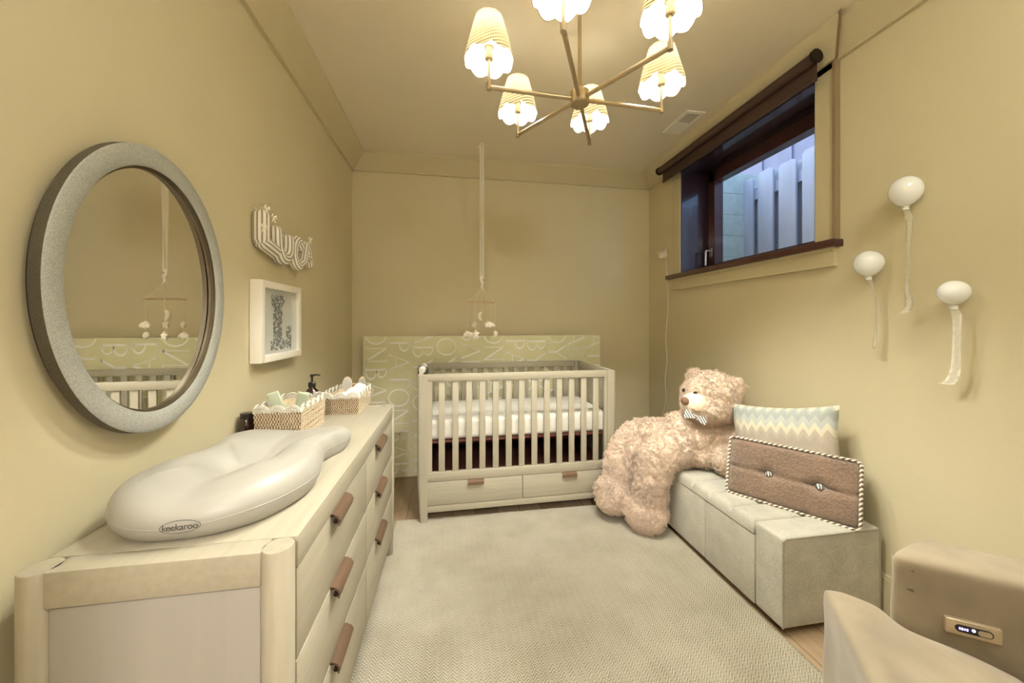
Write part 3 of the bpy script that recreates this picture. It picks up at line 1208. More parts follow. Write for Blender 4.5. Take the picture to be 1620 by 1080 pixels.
def hairbrush(label, loc, rx, ry, rz, w_, m1):
    t = thing('hairbrush', label, 'brush', loc, group='wooden hairbrushes in the far basket')
    t.rotation_euler = (rx, ry, rz)
    b = MB()
    out = [(w_ * math.cos(a), 0.115 + 0.042 * math.sin(a)) for a in [2 * PI * k / 28 for k in range(28)]]
    b.prism(out, 0.009, Matrix(((1, 0, 0, 0), (0, 0, 1, 0), (0, 1, 0, 0), (0, 0, 0, 1))))
    b.rbox((-0.008, 0.0, 0), (0.008, 0.008, 0.09), 0.004, 2)
    b.build('brush_back', M['handle2'], t)
    b = MB()
    b.prism([(x_ * 0.88, 0.115 + (z_ - 0.115) * 0.90) for x_, z_ in out], 0.003, Matrix(((1, 0, 0, 0), (0, 0, 1, -0.0031), (0, 1, 0, 0), (0, 0, 0, 1))))
    b.build('brush_pad', M['binbody'], t)
    b = MB()
    for ix in range(-4, 5):
        for iz in range(-7, 8):
            x = ix * w_ / 5
            z = iz * 0.0052
            if (x / w_) ** 2 + (z / 0.04) ** 2 < 0.86:
                b.cyl((x, -0.014, 0.115 + z), (x, 0.0, 0.115 + z), 0.0013, n=5)
    b.build('bristles', m1, t)


M['handle2'] = wood('beech', (0.62, 0.44, 0.26), 2, 0.5)
hairbrush('oval wooden hairbrush with white bristles, left one in the far basket', (-0.555, 2.03, DZT + 0.008), R(-6), 0, R(5), 0.024, M['white'])
hairbrush('wooden hairbrush with grey bristles, right one in the far basket', (-0.505, 2.06, DZT + 0.002), R(-4), R(10), R(30), 0.018, M['rope'])
# towel in the far basket
b = MB()
for (c, r_) in (((-0.545, 1.96, 0.875), (0.055, 0.04, 0.045)), ((-0.505, 1.99, 0.895), (0.05, 0.045, 0.045)), ((-0.495, 2.05, 0.905), (0.04, 0.045, 0.045)), ((-0.58, 1.98, 0.865), (0.035, 0.05, 0.04)), ((-0.50, 2.10, 0.88), (0.05, 0.04, 0.05))):
    b.ell(c, r_, 14, 10)
bm = bake(b.bm, [('REMESH', dict(mode='VOXEL', voxel_size=0.005)), ('SMOOTH', dict(factor=0.8, iterations=5))])
for v in bm.verts:
    v.co += v.normal * 0.007 * noise.noise(v.co * 38)
b = MB()
b.bm.free()
b.bm = bm
tag(b.build('towel', M['towel'], ang=80), 'crumpled white towel filling the far basket', 'towel')

# pump bottle
t = thing('pump_bottle', 'dark amber pump bottle standing between the two baskets', 'bottle', (-0.650, 1.818, DZT + 0.001))
b = MB()
b.lathe([(0.0, 0), (0.033, 0), (0.036, 0.004), (0.036, 0.105), (0.034, 0.118), (0.024, 0.135), (0.015, 0.144), (0.014, 0.15), (0.0, 0.15)], n=28)
b.build('bottle_body', M['amber'], t)
b = MB()
b.lathe([(0.0, 0.15), (0.0165, 0.15), (0.0165, 0.168), (0.013, 0.172), (0.0, 0.172)], n=24)
b.cyl((0, 0, 0.17), (0, 0, 0.20), 0.0045)
b.lathe([(0.0, 0.198), (0.009, 0.198), (0.009, 0.207), (0.0, 0.210)], n=18)
b.tube([(0, 0, 0.204), (0.022, -0.003, 0.2065), (0.034, -0.004, 0.204), (0.036, -0.004, 0.200)], [0.0045, 0.004, 0.003, 0.003], 8)
b.build('pump', M['black'], t)
t = thing('amber_jar', 'small dark amber jar between the wall and the near basket', 'jar', (-0.787, 1.545, DZT + 0.001))
b = MB()
b.lathe([(0.0, 0), (0.026, 0), (0.028, 0.004), (0.028, 0.07), (0.022, 0.082), (0.0, 0.082)], n=26)
b.build('jar_body', M['amber'], t)
b = MB()
b.lathe([(0.0, 0.082), (0.022, 0.082), (0.022, 0.10), (0.0, 0.102)], n=24)
b.build('lid', M['black'], t)

# ------------------------------------------------------------------ mirror
MY, MZ = 1.109, 1.358
t = thing('wall_mirror', 'large oval wall mirror with a blue-grey textured frame on the left wall', 'mirror', (XL + 0.004, MY, MZ))
t.rotation_euler = (0, 0, R(0.0))
oa, ob = 0.280, 0.3725
ia, ib = 0.238, 0.320


def ov_ring(b, rows, n=128):
    """rows of (inset a, inset b, x): elliptical rings round the mirror's centre"""
    rg = []
    for (a_, b_, x) in rows:
        rg.append([b.bm.verts.new((x, a_ * math.cos(2 * PI * k / n), b_ * math.sin(2 * PI * k / n))) for k in range(n)])
    for i in range(len(rg) - 1):
        for k in range(n):
            b.bm.faces.new((rg[i][k], rg[i][(k + 1) % n], rg[i + 1][(k + 1) % n], rg[i + 1][k]))
    return rg


FX = 0.036
b = MB()
ov_ring(b, [(oa, ob, FX), (oa - 0.003, ob - 0.003, FX + 0.003), (ia + 0.004, ib + 0.004, FX + 0.003), (ia, ib, FX)])
b.build('frame_face', M['shagreen'], t, ang=60)
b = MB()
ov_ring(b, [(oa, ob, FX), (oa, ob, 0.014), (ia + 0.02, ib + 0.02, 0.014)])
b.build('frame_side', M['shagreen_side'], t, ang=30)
b = MB()
ov_ring(b, [(oa - 0.012, ob - 0.012, 0.014), (oa - 0.012, ob - 0.012, 0.0)])
b.build('shadow_gap_backing', M['gap'], t, ang=30)  # near-black ring paints in the shadow gap behind the frame
b = MB()
ov_ring(b, [(ia, ib, FX), (ia, ib, FX - 0.005), (ia - 0.004, ib - 0.004, FX - 0.005), (ia - 0.004, ib - 0.004, FX - 0.009), (ia - 0.007, ib - 0.007, FX - 0.009), (ia - 0.007, ib - 0.007, FX - 0.017)])
b.build('inner_lip', M['bronze'], t, ang=30)
b = MB()
n = 128
DEL = R(1.26)
rg = [b.bm.verts.new((FX - 0.014 - math.tan(DEL) * ia * math.cos(2 * PI * k / n), ia * math.cos(2 * PI * k / n), ib * math.sin(2 * PI * k / n))) for k in range(n)]
b.bm.faces.new(rg)
b.build('mirror_glass', M['mirror'], t, smooth=False)

# ------------------------------------------------------------------ framed initial
t = thing('framed_print', 'white box-framed print of a patterned letter L on the left wall', 'picture', (XL + 0.002, 0, 0))
fy0_, fy1_, fz0_, fz1_ = 1.625, 2.020, 1.105, 1.452
D_ = 0.045
b = MB()
fw = 0.030
b.rbox((0, fy0_, fz0_), (D_, fy0_ + fw, fz1_), 0.0015)
b.rbox((0, fy1_ - fw, fz0_), (D_, fy1_, fz1_), 0.0015)
b.rbox((0, fy0_ + fw, fz0_), (D_, fy1_ - fw, fz0_ + fw), 0.0015)
b.rbox((0, fy0_ + fw, fz1_ - fw), (D_, fy1_ - fw, fz1_), 0.0015)
b.build('frame', M['frame'], t)
b = MB()
b.box((0.004, fy0_ + 0.02, fz0_ + 0.02), (0.010, fy1_ - 0.02, fz1_ - 0.02))
art = b.build('paper', M['paper'], t, smooth=False)
b = MB()   # the letter made of small scribbled curls
rnd = random.Random(11)


def inL(y, z):
    u = (y - 1.782) / 0.20
    v = (z - 1.150) / 0.25
    if 0.10 <= u <= 0.50 and 0 <= v <= 1:
        return True
    if (u - 0.10) ** 2 + ((v - 0.9) * 1.2) ** 2 < 0.016 or (u - 0.5) ** 2 + ((v - 0.9) * 1.2) ** 2 < 0.016:
        return True
    if -0.03 <= u <= 0.95 and 0 <= v <= 0.17:
        return True
    if 0.74 <= u <= 1.0 and 0.0 <= v <= 0.42:
        return True
    return False


cnt = 0
while cnt < 560:
    y = rnd.uniform(1.772, 1.99)
    z = rnd.uniform(1.145, 1.41)
    if not inL(y, z):
        continue
    r_ = rnd.uniform(0.0035, 0.008)
    a0 = rnd.uniform(0, 2 * PI)
    pts = [(0.0106, y + r_ * (0.35 + 0.65 * q / 7) * math.cos(a0 + q * 0.8), z + r_ * (0.35 + 0.65 * q / 7) * math.sin(a0 + q * 0.8)) for q in range(8)]
    b.tube(pts, rnd.choice((0.0006, 0.0008, 0.0012)), 4)
    cnt += 1
for (y, z) in ((1.975, 1.142), (1.977, 1.137), (1.973, 1.133)):
    b.tube([(0.0106, y, z), (0.0106, y + 0.006, z + 0.004)], 0.0006, 4)
b.build('letter_drawing', M['inkgrey'], art, smooth=False)
b = MB()
b.box((0.030, fy0_ + 0.028, fz0_ + 0.028), (0.0315, fy1_ - 0.028, fz1_ - 0.028))
b.build('glazing', M['glass'], t, smooth=False)

# ------------------------------------------------------------------ striped stuffed letters spelling LUCA
LXc = XL + 0.034


def stuffed(ch, label, strokes, r_=0.027):
    t = thing('stuffed_letter', label, 'letter', (0, 0, 0), group='striped fabric letters strung along the left wall')
    for st in strokes:
        pts = catmull([(LXc, y, z) for y, z in st], 7) if len(st) > 2 else [Vector((LXc, y, z)) for y, z in st]
        if len(st) == 2:
            a, c = pts
            pts = [a.lerp(c, k / 6) for k in range(7)]
        n = len(pts)
        # rounded ends
        d0 = (pts[0] - pts[1]).normalized()
        d1 = (pts[-1] - pts[-2]).normalized()
        P_ = [pts[0] + d0 * r_ * 0.55, pts[0] + d0 * r_ * 0.4] + pts + [pts[-1] + d1 * r_ * 0.4, pts[-1] + d1 * r_ * 0.55]
        rad = [r_ * 0.25, r_ * 0.72] + [r_] * n + [r_ * 0.72, r_ * 0.25]
        b = MB()
        b.tube(P_, rad, 18, uv=True)
        b.build('stroke', M['ticking'], t, ang=60, fix=True)
    return t


def bow(t, y, z):
    b = MB()
    x = LXc + 0.024
    for s in (-1, 1):
        b.tube([(x, y, z), (x + 0.004, y + s * 0.014, z + 0.010), (x + 0.002, y + s * 0.020, z + 0.002), (x, y, z)], [0.0015, 0.004, 0.004, 0.0015], 6)
        b.tube([(x, y, z), (x + 0.002, y + s * 0.012, z - 0.018)], [0.0015, 0.003], 6)
    b.build('ribbon_bow', M['ribbon'], t)


tL = stuffed('L', 'striped stuffed fabric letter L, first of the four on the left wall', [[(1.652, 1.725), (1.652, 1.615)], [(1.652, 1.612), (1.755, 1.592)]], 0.031)
bow(tL, 1.640, 1.745)
bow(tL, 1.700, 1.725)
bow(tL, 1.615, 1.66)
tU = stuffed('U', 'striped stuffed fabric letter U, second of the four on the left wall', [[(1.765, 1.690), (1.772, 1.62), (1.805, 1.577), (1.860, 1.578), (1.890, 1.615), (1.892, 1.680)]], 0.030)
tC = stuffed('C', 'striped stuffed fabric letter C, third of the four on the left wall', [[(2.035, 1.665), (1.995, 1.690), (1.955, 1.665), (1.942, 1.620), (1.960, 1.577), (1.998, 1.566), (2.030, 1.585)]], 0.026)
tA = stuffed('A', 'striped stuffed fabric letter A, last of the four on the left wall', [[(2.060, 1.590), (2.100, 1.695)], [(2.100, 1.695), (2.160, 1.592)], [(2.085, 1.628), (2.135, 1.628)]], 0.024)
bow(tA, 2.100, 1.722)
b = MB()
b.tube(catmull([(XL + 0.012, 1.64, 1.75), (XL + 0.012, 1.76, 1.71), (XL + 0.012, 1.89, 1.70), (XL + 0.012, 1.99, 1.70), (XL + 0.012, 2.10, 1.71)], 5), 0.0015, 5)
b.build('hanging_ribbon', M['ribbon'], tL)

# ------------------------------------------------------------------ lettered board behind the crib
BY = 3.085
bx0, bx1, bzt = -0.716, 1.309, 1.162
t = thing('letter_board', 'sage panel printed with cream capital letters standing behind the crib', 'panel', (0, 0, 0))
b = MB()
b.rbox((bx0, BY, 0.002), (bx1, BY + 0.02, bzt), 0.001, 1)
b.build('board', M['board'], t, smooth=False)
b = MB()
b.box((bx0 - 0.003, BY - 0.001, 0.002), (bx0, BY + 0.021, bzt))
b.box((bx1, BY - 0.001, 0.002), (bx1 + 0.003, BY + 0.021, bzt))
b.box((bx0 - 0.003, BY - 0.001, bzt), (bx1 + 0.003, BY + 0.021, bzt + 0.003))
b.build('board_edging', M['boardedge'], t, smooth=False)

TK, TN, SF = 0.098, 0.046, 0.038     # thick, thin, serif stroke widths (letter height = 1)
GL = {
    'P': (0.60, [('l', .10, 0, .10, 1, TK), ('s', .10, 0, .13), ('s', .10, 1, .10), ('a', .14, .76, .36, .24, -90, 90, TK)]),
    'A': (0.84, [('l', .04, 0, .42, 1, TN), ('l', .42, 1, .80, 0, TK), ('l', .17, .36, .67, .36, TN), ('s', .04, 0, .09), ('s', .80, 0, .10)]),
    'T': (0.78, [('l', .39, 0, .39, 1, TK), ('l', .02, .985, .76, .985, TN), ('l', .025, .86, .025, 1, SF), ('l', .755, .86, .755, 1, SF), ('s', .39, 0, .13)]),
    'O': (0.92, [('a', .46, .50, .42, .49, 0, 360, TK * .85)]),
    'N': (0.86, [('l', .10, 0, .10, 1, TN), ('l', .10, 1, .76, 0, TK), ('l', .76, 0, .76, 1, TN), ('s', .10, 0, .09), ('s', .07, 1, .08), ('s', .76, 1, .09)]),
    'B': (0.66, [('l', .10, 0, .10, 1, TK), ('a', .14, .765, .34, .235, -90, 90, TK * .8), ('a', .14, .27, .42, .27, -90, 90, TK), ('s', .08, 0, .08), ('s', .08, 1, .08)]),
    'Y': (0.80, [('l', .40, 0, .40, .45, TK), ('l', .40, .45, .04, 1, TK), ('l', .40, .45, .76, 1, TN), ('s', .40, 0, .13), ('s', .05, 1, .09), ('s', .75, 1, .09)]),
    ' ': (0.10, []),
}


def stroke_letter(bm, ch, ox, oz, Hh, y, outline=False):
    wd, st = GL[ch]

    def P(lx, ly):
        return Vector((ox + ly * Hh, y, oz - lx * Hh))

    def quad(x0, y0, x1, y1, w_):
        d = Vector((x1 - x0, y1 - y0))
        if d.length < 1e-6:
            return
        d.normalize()
        nx, ny = -d.y * w_ / 2, d.x * w_ / 2
        bm.faces.new([bm.verts.new(P(*q)) for q in ((x0 + nx, y0 + ny), (x1 + nx, y1 + ny), (x1 - nx, y1 - ny), (x0 - nx, y0 - ny))])

    def line(x0, y0, x1, y1, w_):
        if outline and w_ > 0.04:
            d = Vector((x1 - x0, y1 - y0)).normalized()
            o_ = 0.045
            nx, ny = -d.y * o_, d.x * o_
            quad(x0 + nx, y0 + ny, x1 + nx, y1 + ny, 0.03)
            quad(x0 - nx, y0 - ny, x1 - nx, y1 - ny, 0.03)
            quad(x0 + nx, y0 + ny, x0 - nx, y0 - ny, 0.03)
            quad(x1 + nx, y1 + ny, x1 - nx, y1 - ny, 0.03)
        else:
            quad(x0, y0, x1, y1, w_)
    for s in st:
        if s[0] == 'l':
            line(*s[1:])
        elif s[0] == 's':
            quad(s[1] - s[3], s[2] + (SF / 2 if s[2] < .5 else -SF / 2), s[1] + s[3], s[2] + (SF / 2 if s[2] < .5 else -SF / 2), SF)
        else:
            _, cx, cy, rx, ry, a0, a1, w_ = s
            n = 28 if a1 - a0 > 200 else 16
            offs = ((0, None),)
            if outline:
                offs = ((0.045, 0.03), (-0.045, 0.03))
            for o_, fw_ in offs:
                pi_ = []
                po_ = []
                for k in range(n + 1):
                    a = R(a0 + (a1 - a0) * k / n)
                    if fw_ is None:
                        wl = TN + (w_ - TN) * abs(math.cos(a))
                        ii, oo = wl / 2, wl / 2
                    else:
                        ii, oo = fw_ / 2 - o_, fw_ / 2 + o_
                    pi_.append(bm.verts.new(P(cx + (rx - ii) * math.cos(a), cy + (ry - ii) * math.sin(a))))
                    po_.append(bm.verts.new(P(cx + (rx + oo) * math.cos(a), cy + (ry + oo) * math.sin(a))))
                for k in range(n):
                    bm.faces.new((pi_[k], pi_[k + 1], po_[k + 1], po_[k]))
    return wd * Hh


# columns: (x of the letters' feet, z where the text starts, text, outlined)
HH = 0.162
CYC = 'BABY BOY PATON '
cols = [(-0.700, 1.245, 'ON BABY BOY PATON', ()), (-0.520, 1.125, 'PATON BABY BOY', ()), (-0.327, 1.235, 'ABY BOY PATON BAB', ()),
        (-0.135, 1.150, 'OY PATON BABY BO', ()), (0.070, 1.222, 'BABY BOY PATON', ()), (0.265, 1.245, 'ON BABY BOY PAT', ()),
        (0.452, 1.135, 'PATON BABY BOY P', ()), (0.640, 1.130, 'BY BOY PATON BAB', ()), (0.828, 1.245, 'OY BABY BOY PATO', (3,)),
        (1.005, 1.215, 'ABY BOY PATON BA', (1, 2)), (1.190, 1.190, 'ATON BABY BOY PA', ())]
for name, mt_, want in (('printed_letters', M['letterw'], False), ('outlined_letters', M['letterb'], True)):
    bm = bmesh.new()
    for ci, (cx_, cz_, s_, outs) in enumerate(cols):
        z = cz_
        for i, ch in enumerate(s_):
            o_ = i in outs
            wd = GL[ch][0] * HH
            if o_ == want and ch != ' ':
                stroke_letter(bm, ch, cx_, z, HH, BY - 0.0014 - 0.0002 * (ci % 3), o_)
            z -= wd * 1.09 + (0.0 if ch != ' ' else 0.005)
    for co, no in (((bx0 + 0.001, 0, 0), (-1, 0, 0)), ((bx1 - 0.001, 0, 0), (1, 0, 0)), ((0, 0, bzt - 0.001), (0, 0, 1)), ((0, 0, 0.004), (0, 0, -1))):
        bmesh.ops.bisect_plane(bm, geom=bm.verts[:] + bm.edges[:] + bm.faces[:], plane_co=co, plane_no=no, clear_outer=True)
    for f in bm.faces:
        f.normal_update()
        if f.normal.y > 0:
            f.normal_flip()
    b = MB()
    b.bm.free()
    b.bm = bm
    b.build(name, mt_, t, smooth=False, fix=False)

# ------------------------------------------------------------------ crib
CRX, CRY = -0.222, 2.336
crib = thing('crib', 'whitewashed oak slatted crib with two under-drawers standing against the lettered board', 'crib', (CRX, CRY, 0.012), R(0.9))
CW, CD, CH = 1.342, 0.695, 0.930
for (px_, py_) in ((0, 0), (CW, 0), (0, CD), (CW, CD)):
    b = MB()
    # post with a rounded outer corner, slightly tapered towards the foot
    wx, wy, rr = 0.064, 0.045, 0.020
    sx_ = 1 if px_ == 0 else -1
    sy_ = 1 if py_ == 0 else -1
    rg = []
    zf = 0.0 if py_ == 0 else -0.012
    for z, k in ((zf, 0.72), (0.004, 0.76), (0.25, 1.0), (CH - 0.004, 1.0), (CH, 0.96)):
        ring = []
        q = [(0, wy), (0, rr)] + [(rr - rr * math.cos(a), rr - rr * math.sin(a)) for a in [PI / 2 * i / 6 for i in range(1, 6)]] + [(rr, 0), (wx, 0), (wx, wy)]
        for (x, y) in q:
            # taper keeps the inner side put
            X_ = wx - (wx - x) * (k if z < 0.2 else k)
            ring.append(b.bm.verts.new((px_ + sx_ * X_, py_ + sy_ * y, z)))
        rg.append(ring)
    n = len(rg[0])
    for i in range(len(rg) - 1):
        for k in range(n):
            b.bm.faces.new((rg[i][k], rg[i][(k + 1) % n], rg[i + 1][(k + 1) % n], rg[i + 1][k]))
    b.bm.faces.new(rg[0][::-1])
    b.bm.faces.new(rg[-1])
    b.build('post', M['woodZ'], crib)
for y0, y1 in ((0.006, 0.036), (CD - 0.036, CD - 0.006)):
    b = MB()
    b.rbox((0.060, y0, 0.888), (CW - 0.060, y1, 0.934), 0.003)
    b.build('top_rail', M['woodX'], crib)
    b = MB()
    b.rbox((0.060, y0, 0.252), (CW - 0.060, y1, 0.308), 0.003)
    b.build('bottom_rail', M['woodX'], crib)
    b = MB()
    b.box((0.060, y0 + 0.003, 0.30), (0.092, y1 - 0.003, 0.89))
    b.build('stile', M['woodZ'], crib)
    b = MB()
    b.box((CW - 0.084, y0 + 0.003, 0.30), (CW - 0.06, y1 - 0.003, 0.89))
    b.build('stile', M['woodZ'], crib)
    for k in range(13):
        x = 0.132 + k * 0.0872
        b = MB()
        b.rbox((x, y0 + 0.008, 0.30), (x + 0.040, y1 - 0.008, 0.892), 0.003)
        b.build('slat', M['woodZ'], crib)
for x0, x1 in ((0.008, 0.030), (CW - 0.030, CW - 0.008)):
    b = MB()
    b.rbox((x0, 0.04, 0.10), (x1, CD - 0.04, 0.885), 0.002)
    b.build('side_panel', M['woodY'], crib)
    b = MB()
    b.rbox((x0 - 0.004, 0.04, 0.885), (x1 + 0.004, CD - 0.04, 0.932), 0.003)
    b.build('side_rail', M['woodY'], crib)
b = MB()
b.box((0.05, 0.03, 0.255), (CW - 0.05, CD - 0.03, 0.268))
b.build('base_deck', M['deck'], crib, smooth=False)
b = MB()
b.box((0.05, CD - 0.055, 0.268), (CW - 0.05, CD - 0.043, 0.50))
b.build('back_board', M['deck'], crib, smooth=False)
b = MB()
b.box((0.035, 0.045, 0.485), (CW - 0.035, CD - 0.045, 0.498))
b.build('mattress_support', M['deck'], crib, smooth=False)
b = MB()
b.rbox((0.058, 0.008, 0.056), (CW - 0.058, 0.036, 0.098), 0.002)
b.build('plinth_rail', M['woodX'], crib)
b = MB()
b.box((0.058, 0.04, 0.08), (CW - 0.058, CD - 0.05, 0.25))
b.build('drawer_case', M['gap'], crib, smooth=False)
for x0, x1, hx in ((0.062, 0.678, 0.317), (0.681, CW - 0.060, 0.950)):
    b = MB()
    b.rbox((x0, 0.005, 0.101), (x1, 0.038, 0.249), 0.003)
    d = b.build('drawer', M['woodX'], crib)
    b = MB()
    prof = [(0.010, 0.0), (-0.006, 0.0), (-0.018, -0.007), (-0.021, -0.018), (-0.018, -0.027), (-0.014, -0.024), (-0.016, -0.016), (-0.012, -0.008), (-0.004, -0.005), (0.010, -0.005)]
    b.prism(prof, 0.104, Matrix(((0, 0, 1, hx), (1, 0, 0, 0.004), (0, 1, 0, 0.2505), (0, 0, 0, 1))))
    b.build('handle', M['handleX'], d)

# mattress with fitted sheet
b = MB()
mw, md, mh = CW - 0.075, CD - 0.095, 0.135


def mattress(u, v):
    pass


b.rbox((0.0375, 0.0475, 0.4985), (0.0375 + mw, 0.0475 + md, 0.4985 + mh), 0.03, 5)
bmesh.ops.subdivide_edges(b.bm, edges=b.bm.edges[:], cuts=5, use_grid_fill=True)
for v in b.bm.verts:
    wv = noise.noise(Vector((v.co.x * 5, v.co.y * 5, v.co.z * 22))) * 0.005
    if v.co.z > 0.6:
        v.co.z += wv
    elif v.co.y < 0.1:
        v.co.y = max(0.0478 - 0.004, v.co.y + wv * 0.6)
mo = b.build('mattress', M['sheet'], None, ang=80)
mo.location = (CRX, CRY, 0.0125)
mo.rotation_euler = (0, 0, R(0.9))
tag(mo, 'thick crib mattress in a wrinkled white fitted sheet inside the crib', 'mattress')

# cloth with striped edge draped over the crib's left end
t = thing('burp_cloth', 'small white cloth with a dark stripe folded over the left end of the crib', 'cloth', (CRX + 0.019, CRY + 0.16, 0.9475))
b = MB()
prof = []
for k in range(13):
    a = PI * k / 12
    prof.append((-0.028 * math.cos(a), 0.008 + 0.028 * math.sin(a)))
prof = [(-0.027, -0.10), (-0.028, -0.05)] + prof + [(0.028, -0.04)]
b.grid(lambda u, v: Vector((prof[int(round(u * 15))][0], v * 0.20 - 0.02, prof[int(round(u * 15))][1] + 0.004 * math.sin(v * 17 + u * 5))), 15, 16)
bmesh.ops.solidify(b.bm, geom=b.bm.faces[:], thickness=0.005)
b.tube([(0, -0.024, 0.010), (0, -0.020, 0.012), (0, 0.10, 0.015), (0, 0.175, 0.015)], [0.017, 0.024, 0.0255, 0.022], 20)
b.build('cloth', M['towel'], t, ang=80)
b = MB()
for k, y in enumerate((-0.016, 0.004)):
    pts = [(x * 1.16, y + 0.006, z + 0.0045) for x, z in prof[2:15]]
    b.tube(pts, 0.0011, 6)
b.build('dark_stripe', M['black'], t)
t = thing('pacifier_strap', 'grey-green loop strap hanging inside the left end of the crib', 'strap', (CRX + 0.066, CRY + 0.24, 0.70))
b = MB()
b.tube(catmull([(-0.026, 0, 0.225), (-0.022, 0, 0.17), (-0.012, 0, 0.10), (-0.002, 0, 0.05), (0.0, 0, 0.02)], 5), [0.0035] * 21, 8)
b.build('strap', M['sage'], t)
b = MB()
b.tube([(0.022 * 0.55 * math.cos(a), 0, -0.002 + 0.028 * math.sin(a)) for a in [2 * PI * k / 20 for k in range(20)]], 0.0075, 8, closed=True)
b.build('loop_end', M['sage'], t)

# bin behind the bear in the back corner
t = thing('storage_bin', 'grey bin with a black rim in the back corner beside the crib', 'bin', (1.33, 2.93, 0))
b = MB()
b.rbox((-0.16, -0.14, 0.001), (0.16, 0.14, 0.275), 0.012)
b.build('bin_body', M['binbody'], t)
b = MB()
b.rbox((-0.17, -0.15, 0.275), (0.17, 0.15, 0.312), 0.008)
b.build('rim', M['black'], t)

# ------------------------------------------------------------------ mobile
MX, MYY = 0.219, 2.775
t = thing('baby_mobile', 'baby mobile of cream felt clouds and stars hanging from the ceiling over the crib', 'mobile', (MX, MYY, 0))
b = MB()
for (dx, ph) in ((-0.008, 0), (0.010, 1.3)):
    b.grid(lambda u, v, dx=dx, ph=ph: Vector((dx + (v - 0.5) * 0.022 * (0.85 if u > 0.02 else 0.3) * math.cos(0.5 * math.sin(u * 6 + ph)), (v - 0.5) * 0.012 * math.sin(u * 8 + ph), ZC - 0.012 - u * 1.03)), 40, 2)
bmesh.ops.solidify(b.bm, geom=b.bm.faces[:], thickness=0.0012)
b.build('ribbon', M['ribbon'], t)
b = MB()
b.tube(catmull([(0.0, 0, ZC), (0.014, 0, ZC - 0.010), (0.016, 0, ZC - 0.028), (0, 0, ZC - 0.038), (-0.012, 0, ZC - 0.03)], 5), 0.003, 8)
b.lathe([(0.0, ZC - 0.004), (0.014, ZC - 0.004), (0.014, ZC), (0, ZC)], n=20)
b.tube(catmull([(0, 0, ZC - 0.03), (-0.025, 0, ZC - 0.018), (-0.036, 0, ZC - 0.045)], 5), [0.008] * 11, 8, flat=0.3)
b.build('ceiling_hook', M['white'], t)
b = MB()
b.tube(catmull([(0.0, 0, 1.63), (-0.006, 0, 1.60), (0.004, 0, 1.575), (0.0, 0, 1.545)], 5), [0.008] * 16, 8)
b.ell((0.006, 0, 1.585), (0.011, 0.008, 0.016))
b.ell((0.002, 0, 1.548), (0.009, 0.009, 0.009))
b.tube([(0.004, 0, 1.55), (0.016, -0.004, 1.525)], [0.005, 0.007], 6, flat=0.4)
b.build('knot', M['ribbon'], t)
RR_ = 0.105
b = MB()
b.tube([(RR_ * math.cos(2 * PI * k / 48), RR_ * math.sin(2 * PI * k / 48), 1.432) for k in range(48)], 0.0032, 8, closed=True)
b.build('hoop', M['handle2'], t)
b = MB()
for k in range(6):
    a = 2 * PI * k / 6
    b.tube([(0, 0, 1.542), (RR_ * math.cos(a), RR_ * math.sin(a), 1.434)], 0.0012, 5)
pend = [(-0.105, 0, 1.190, 'cloud'), (-0.0525, -0.09, 1.190, 'star'), (0.0525, -0.09, 1.262, 'cloud'), (0.105, 0, 1.192, 'ball'), (0.0525, 0.09, 1.262, 'star'), (-0.0525, 0.09, 1.262, 'cloud'), (0, 0, 1.326, 'moon')]
for (x, y, z, k) in pend:
    b.tube([(x, y, z + 0.012), (x, y, 1.542 if k == 'moon' else 1.432)], 0.0012, 5)
b.build('cords', M['string'], t)


def pendant(x, y, z, kind):
    b = MB()
    if kind == 'cloud':
        for (c, r_) in (((-0.024, 0, -0.006), 0.015), ((-0.006, 0, 0.004), 0.020), ((0.016, 0, 0.0), 0.017), ((0.032, 0, -0.007), 0.012), ((0.0, 0, -0.010), 0.015)):
            b.ell(c, (r_, r_ * 0.8, r_), 14, 10)
    elif kind == 'ball':
        b.ell((0, 0, 0), (0.018, 0.018, 0.023), 16, 12)
    elif kind == 'moon':
        pts = [(0.016 - 0.032 * math.cos(a) - 0.004, 0, 0.032 * math.sin(a)) for a in [R(-72 + 144 * k / 12) for k in range(13)]]
        b.tube(pts, [0.003 + 0.011 * math.sin(PI * k / 12) ** 0.7 for k in range(13)], 10)
    else:
        for k in range(5):
            a = PI / 2 + 2 * PI * k / 5
            b.tube([(0, 0, 0), (0.018 * math.cos(a), 0, 0.018 * math.sin(a)), (0.032 * math.cos(a), 0, 0.032 * math.sin(a))], [0.014, 0.010, 0.005], 10)
        b.ell((0, 0, 0), (0.017, 0.012, 0.017), 14, 10)
    if kind in ('cloud', 'star'):
        bm = bake(b.bm, [('REMESH', dict(mode='VOXEL', voxel_size=0.0028)), ('SMOOTH', dict(factor=0.6, iterations=3))])
        b = MB()
        b.bm.free()
        b.bm = bm
    rz = {'cloud': 0.35, 'star': 0.5, 'moon': 0.2, 'ball': 0}[kind]
    if (x, y) == (-0.0525, 0.09):
        rz = 1.2
    o = b.build('felt_' + kind, M['felt'], t, ang=80)
    o.location = (x, y, z)
    o.rotation_euler = (0, 0, rz)


for p_ in pend:
    pendant(*p_)

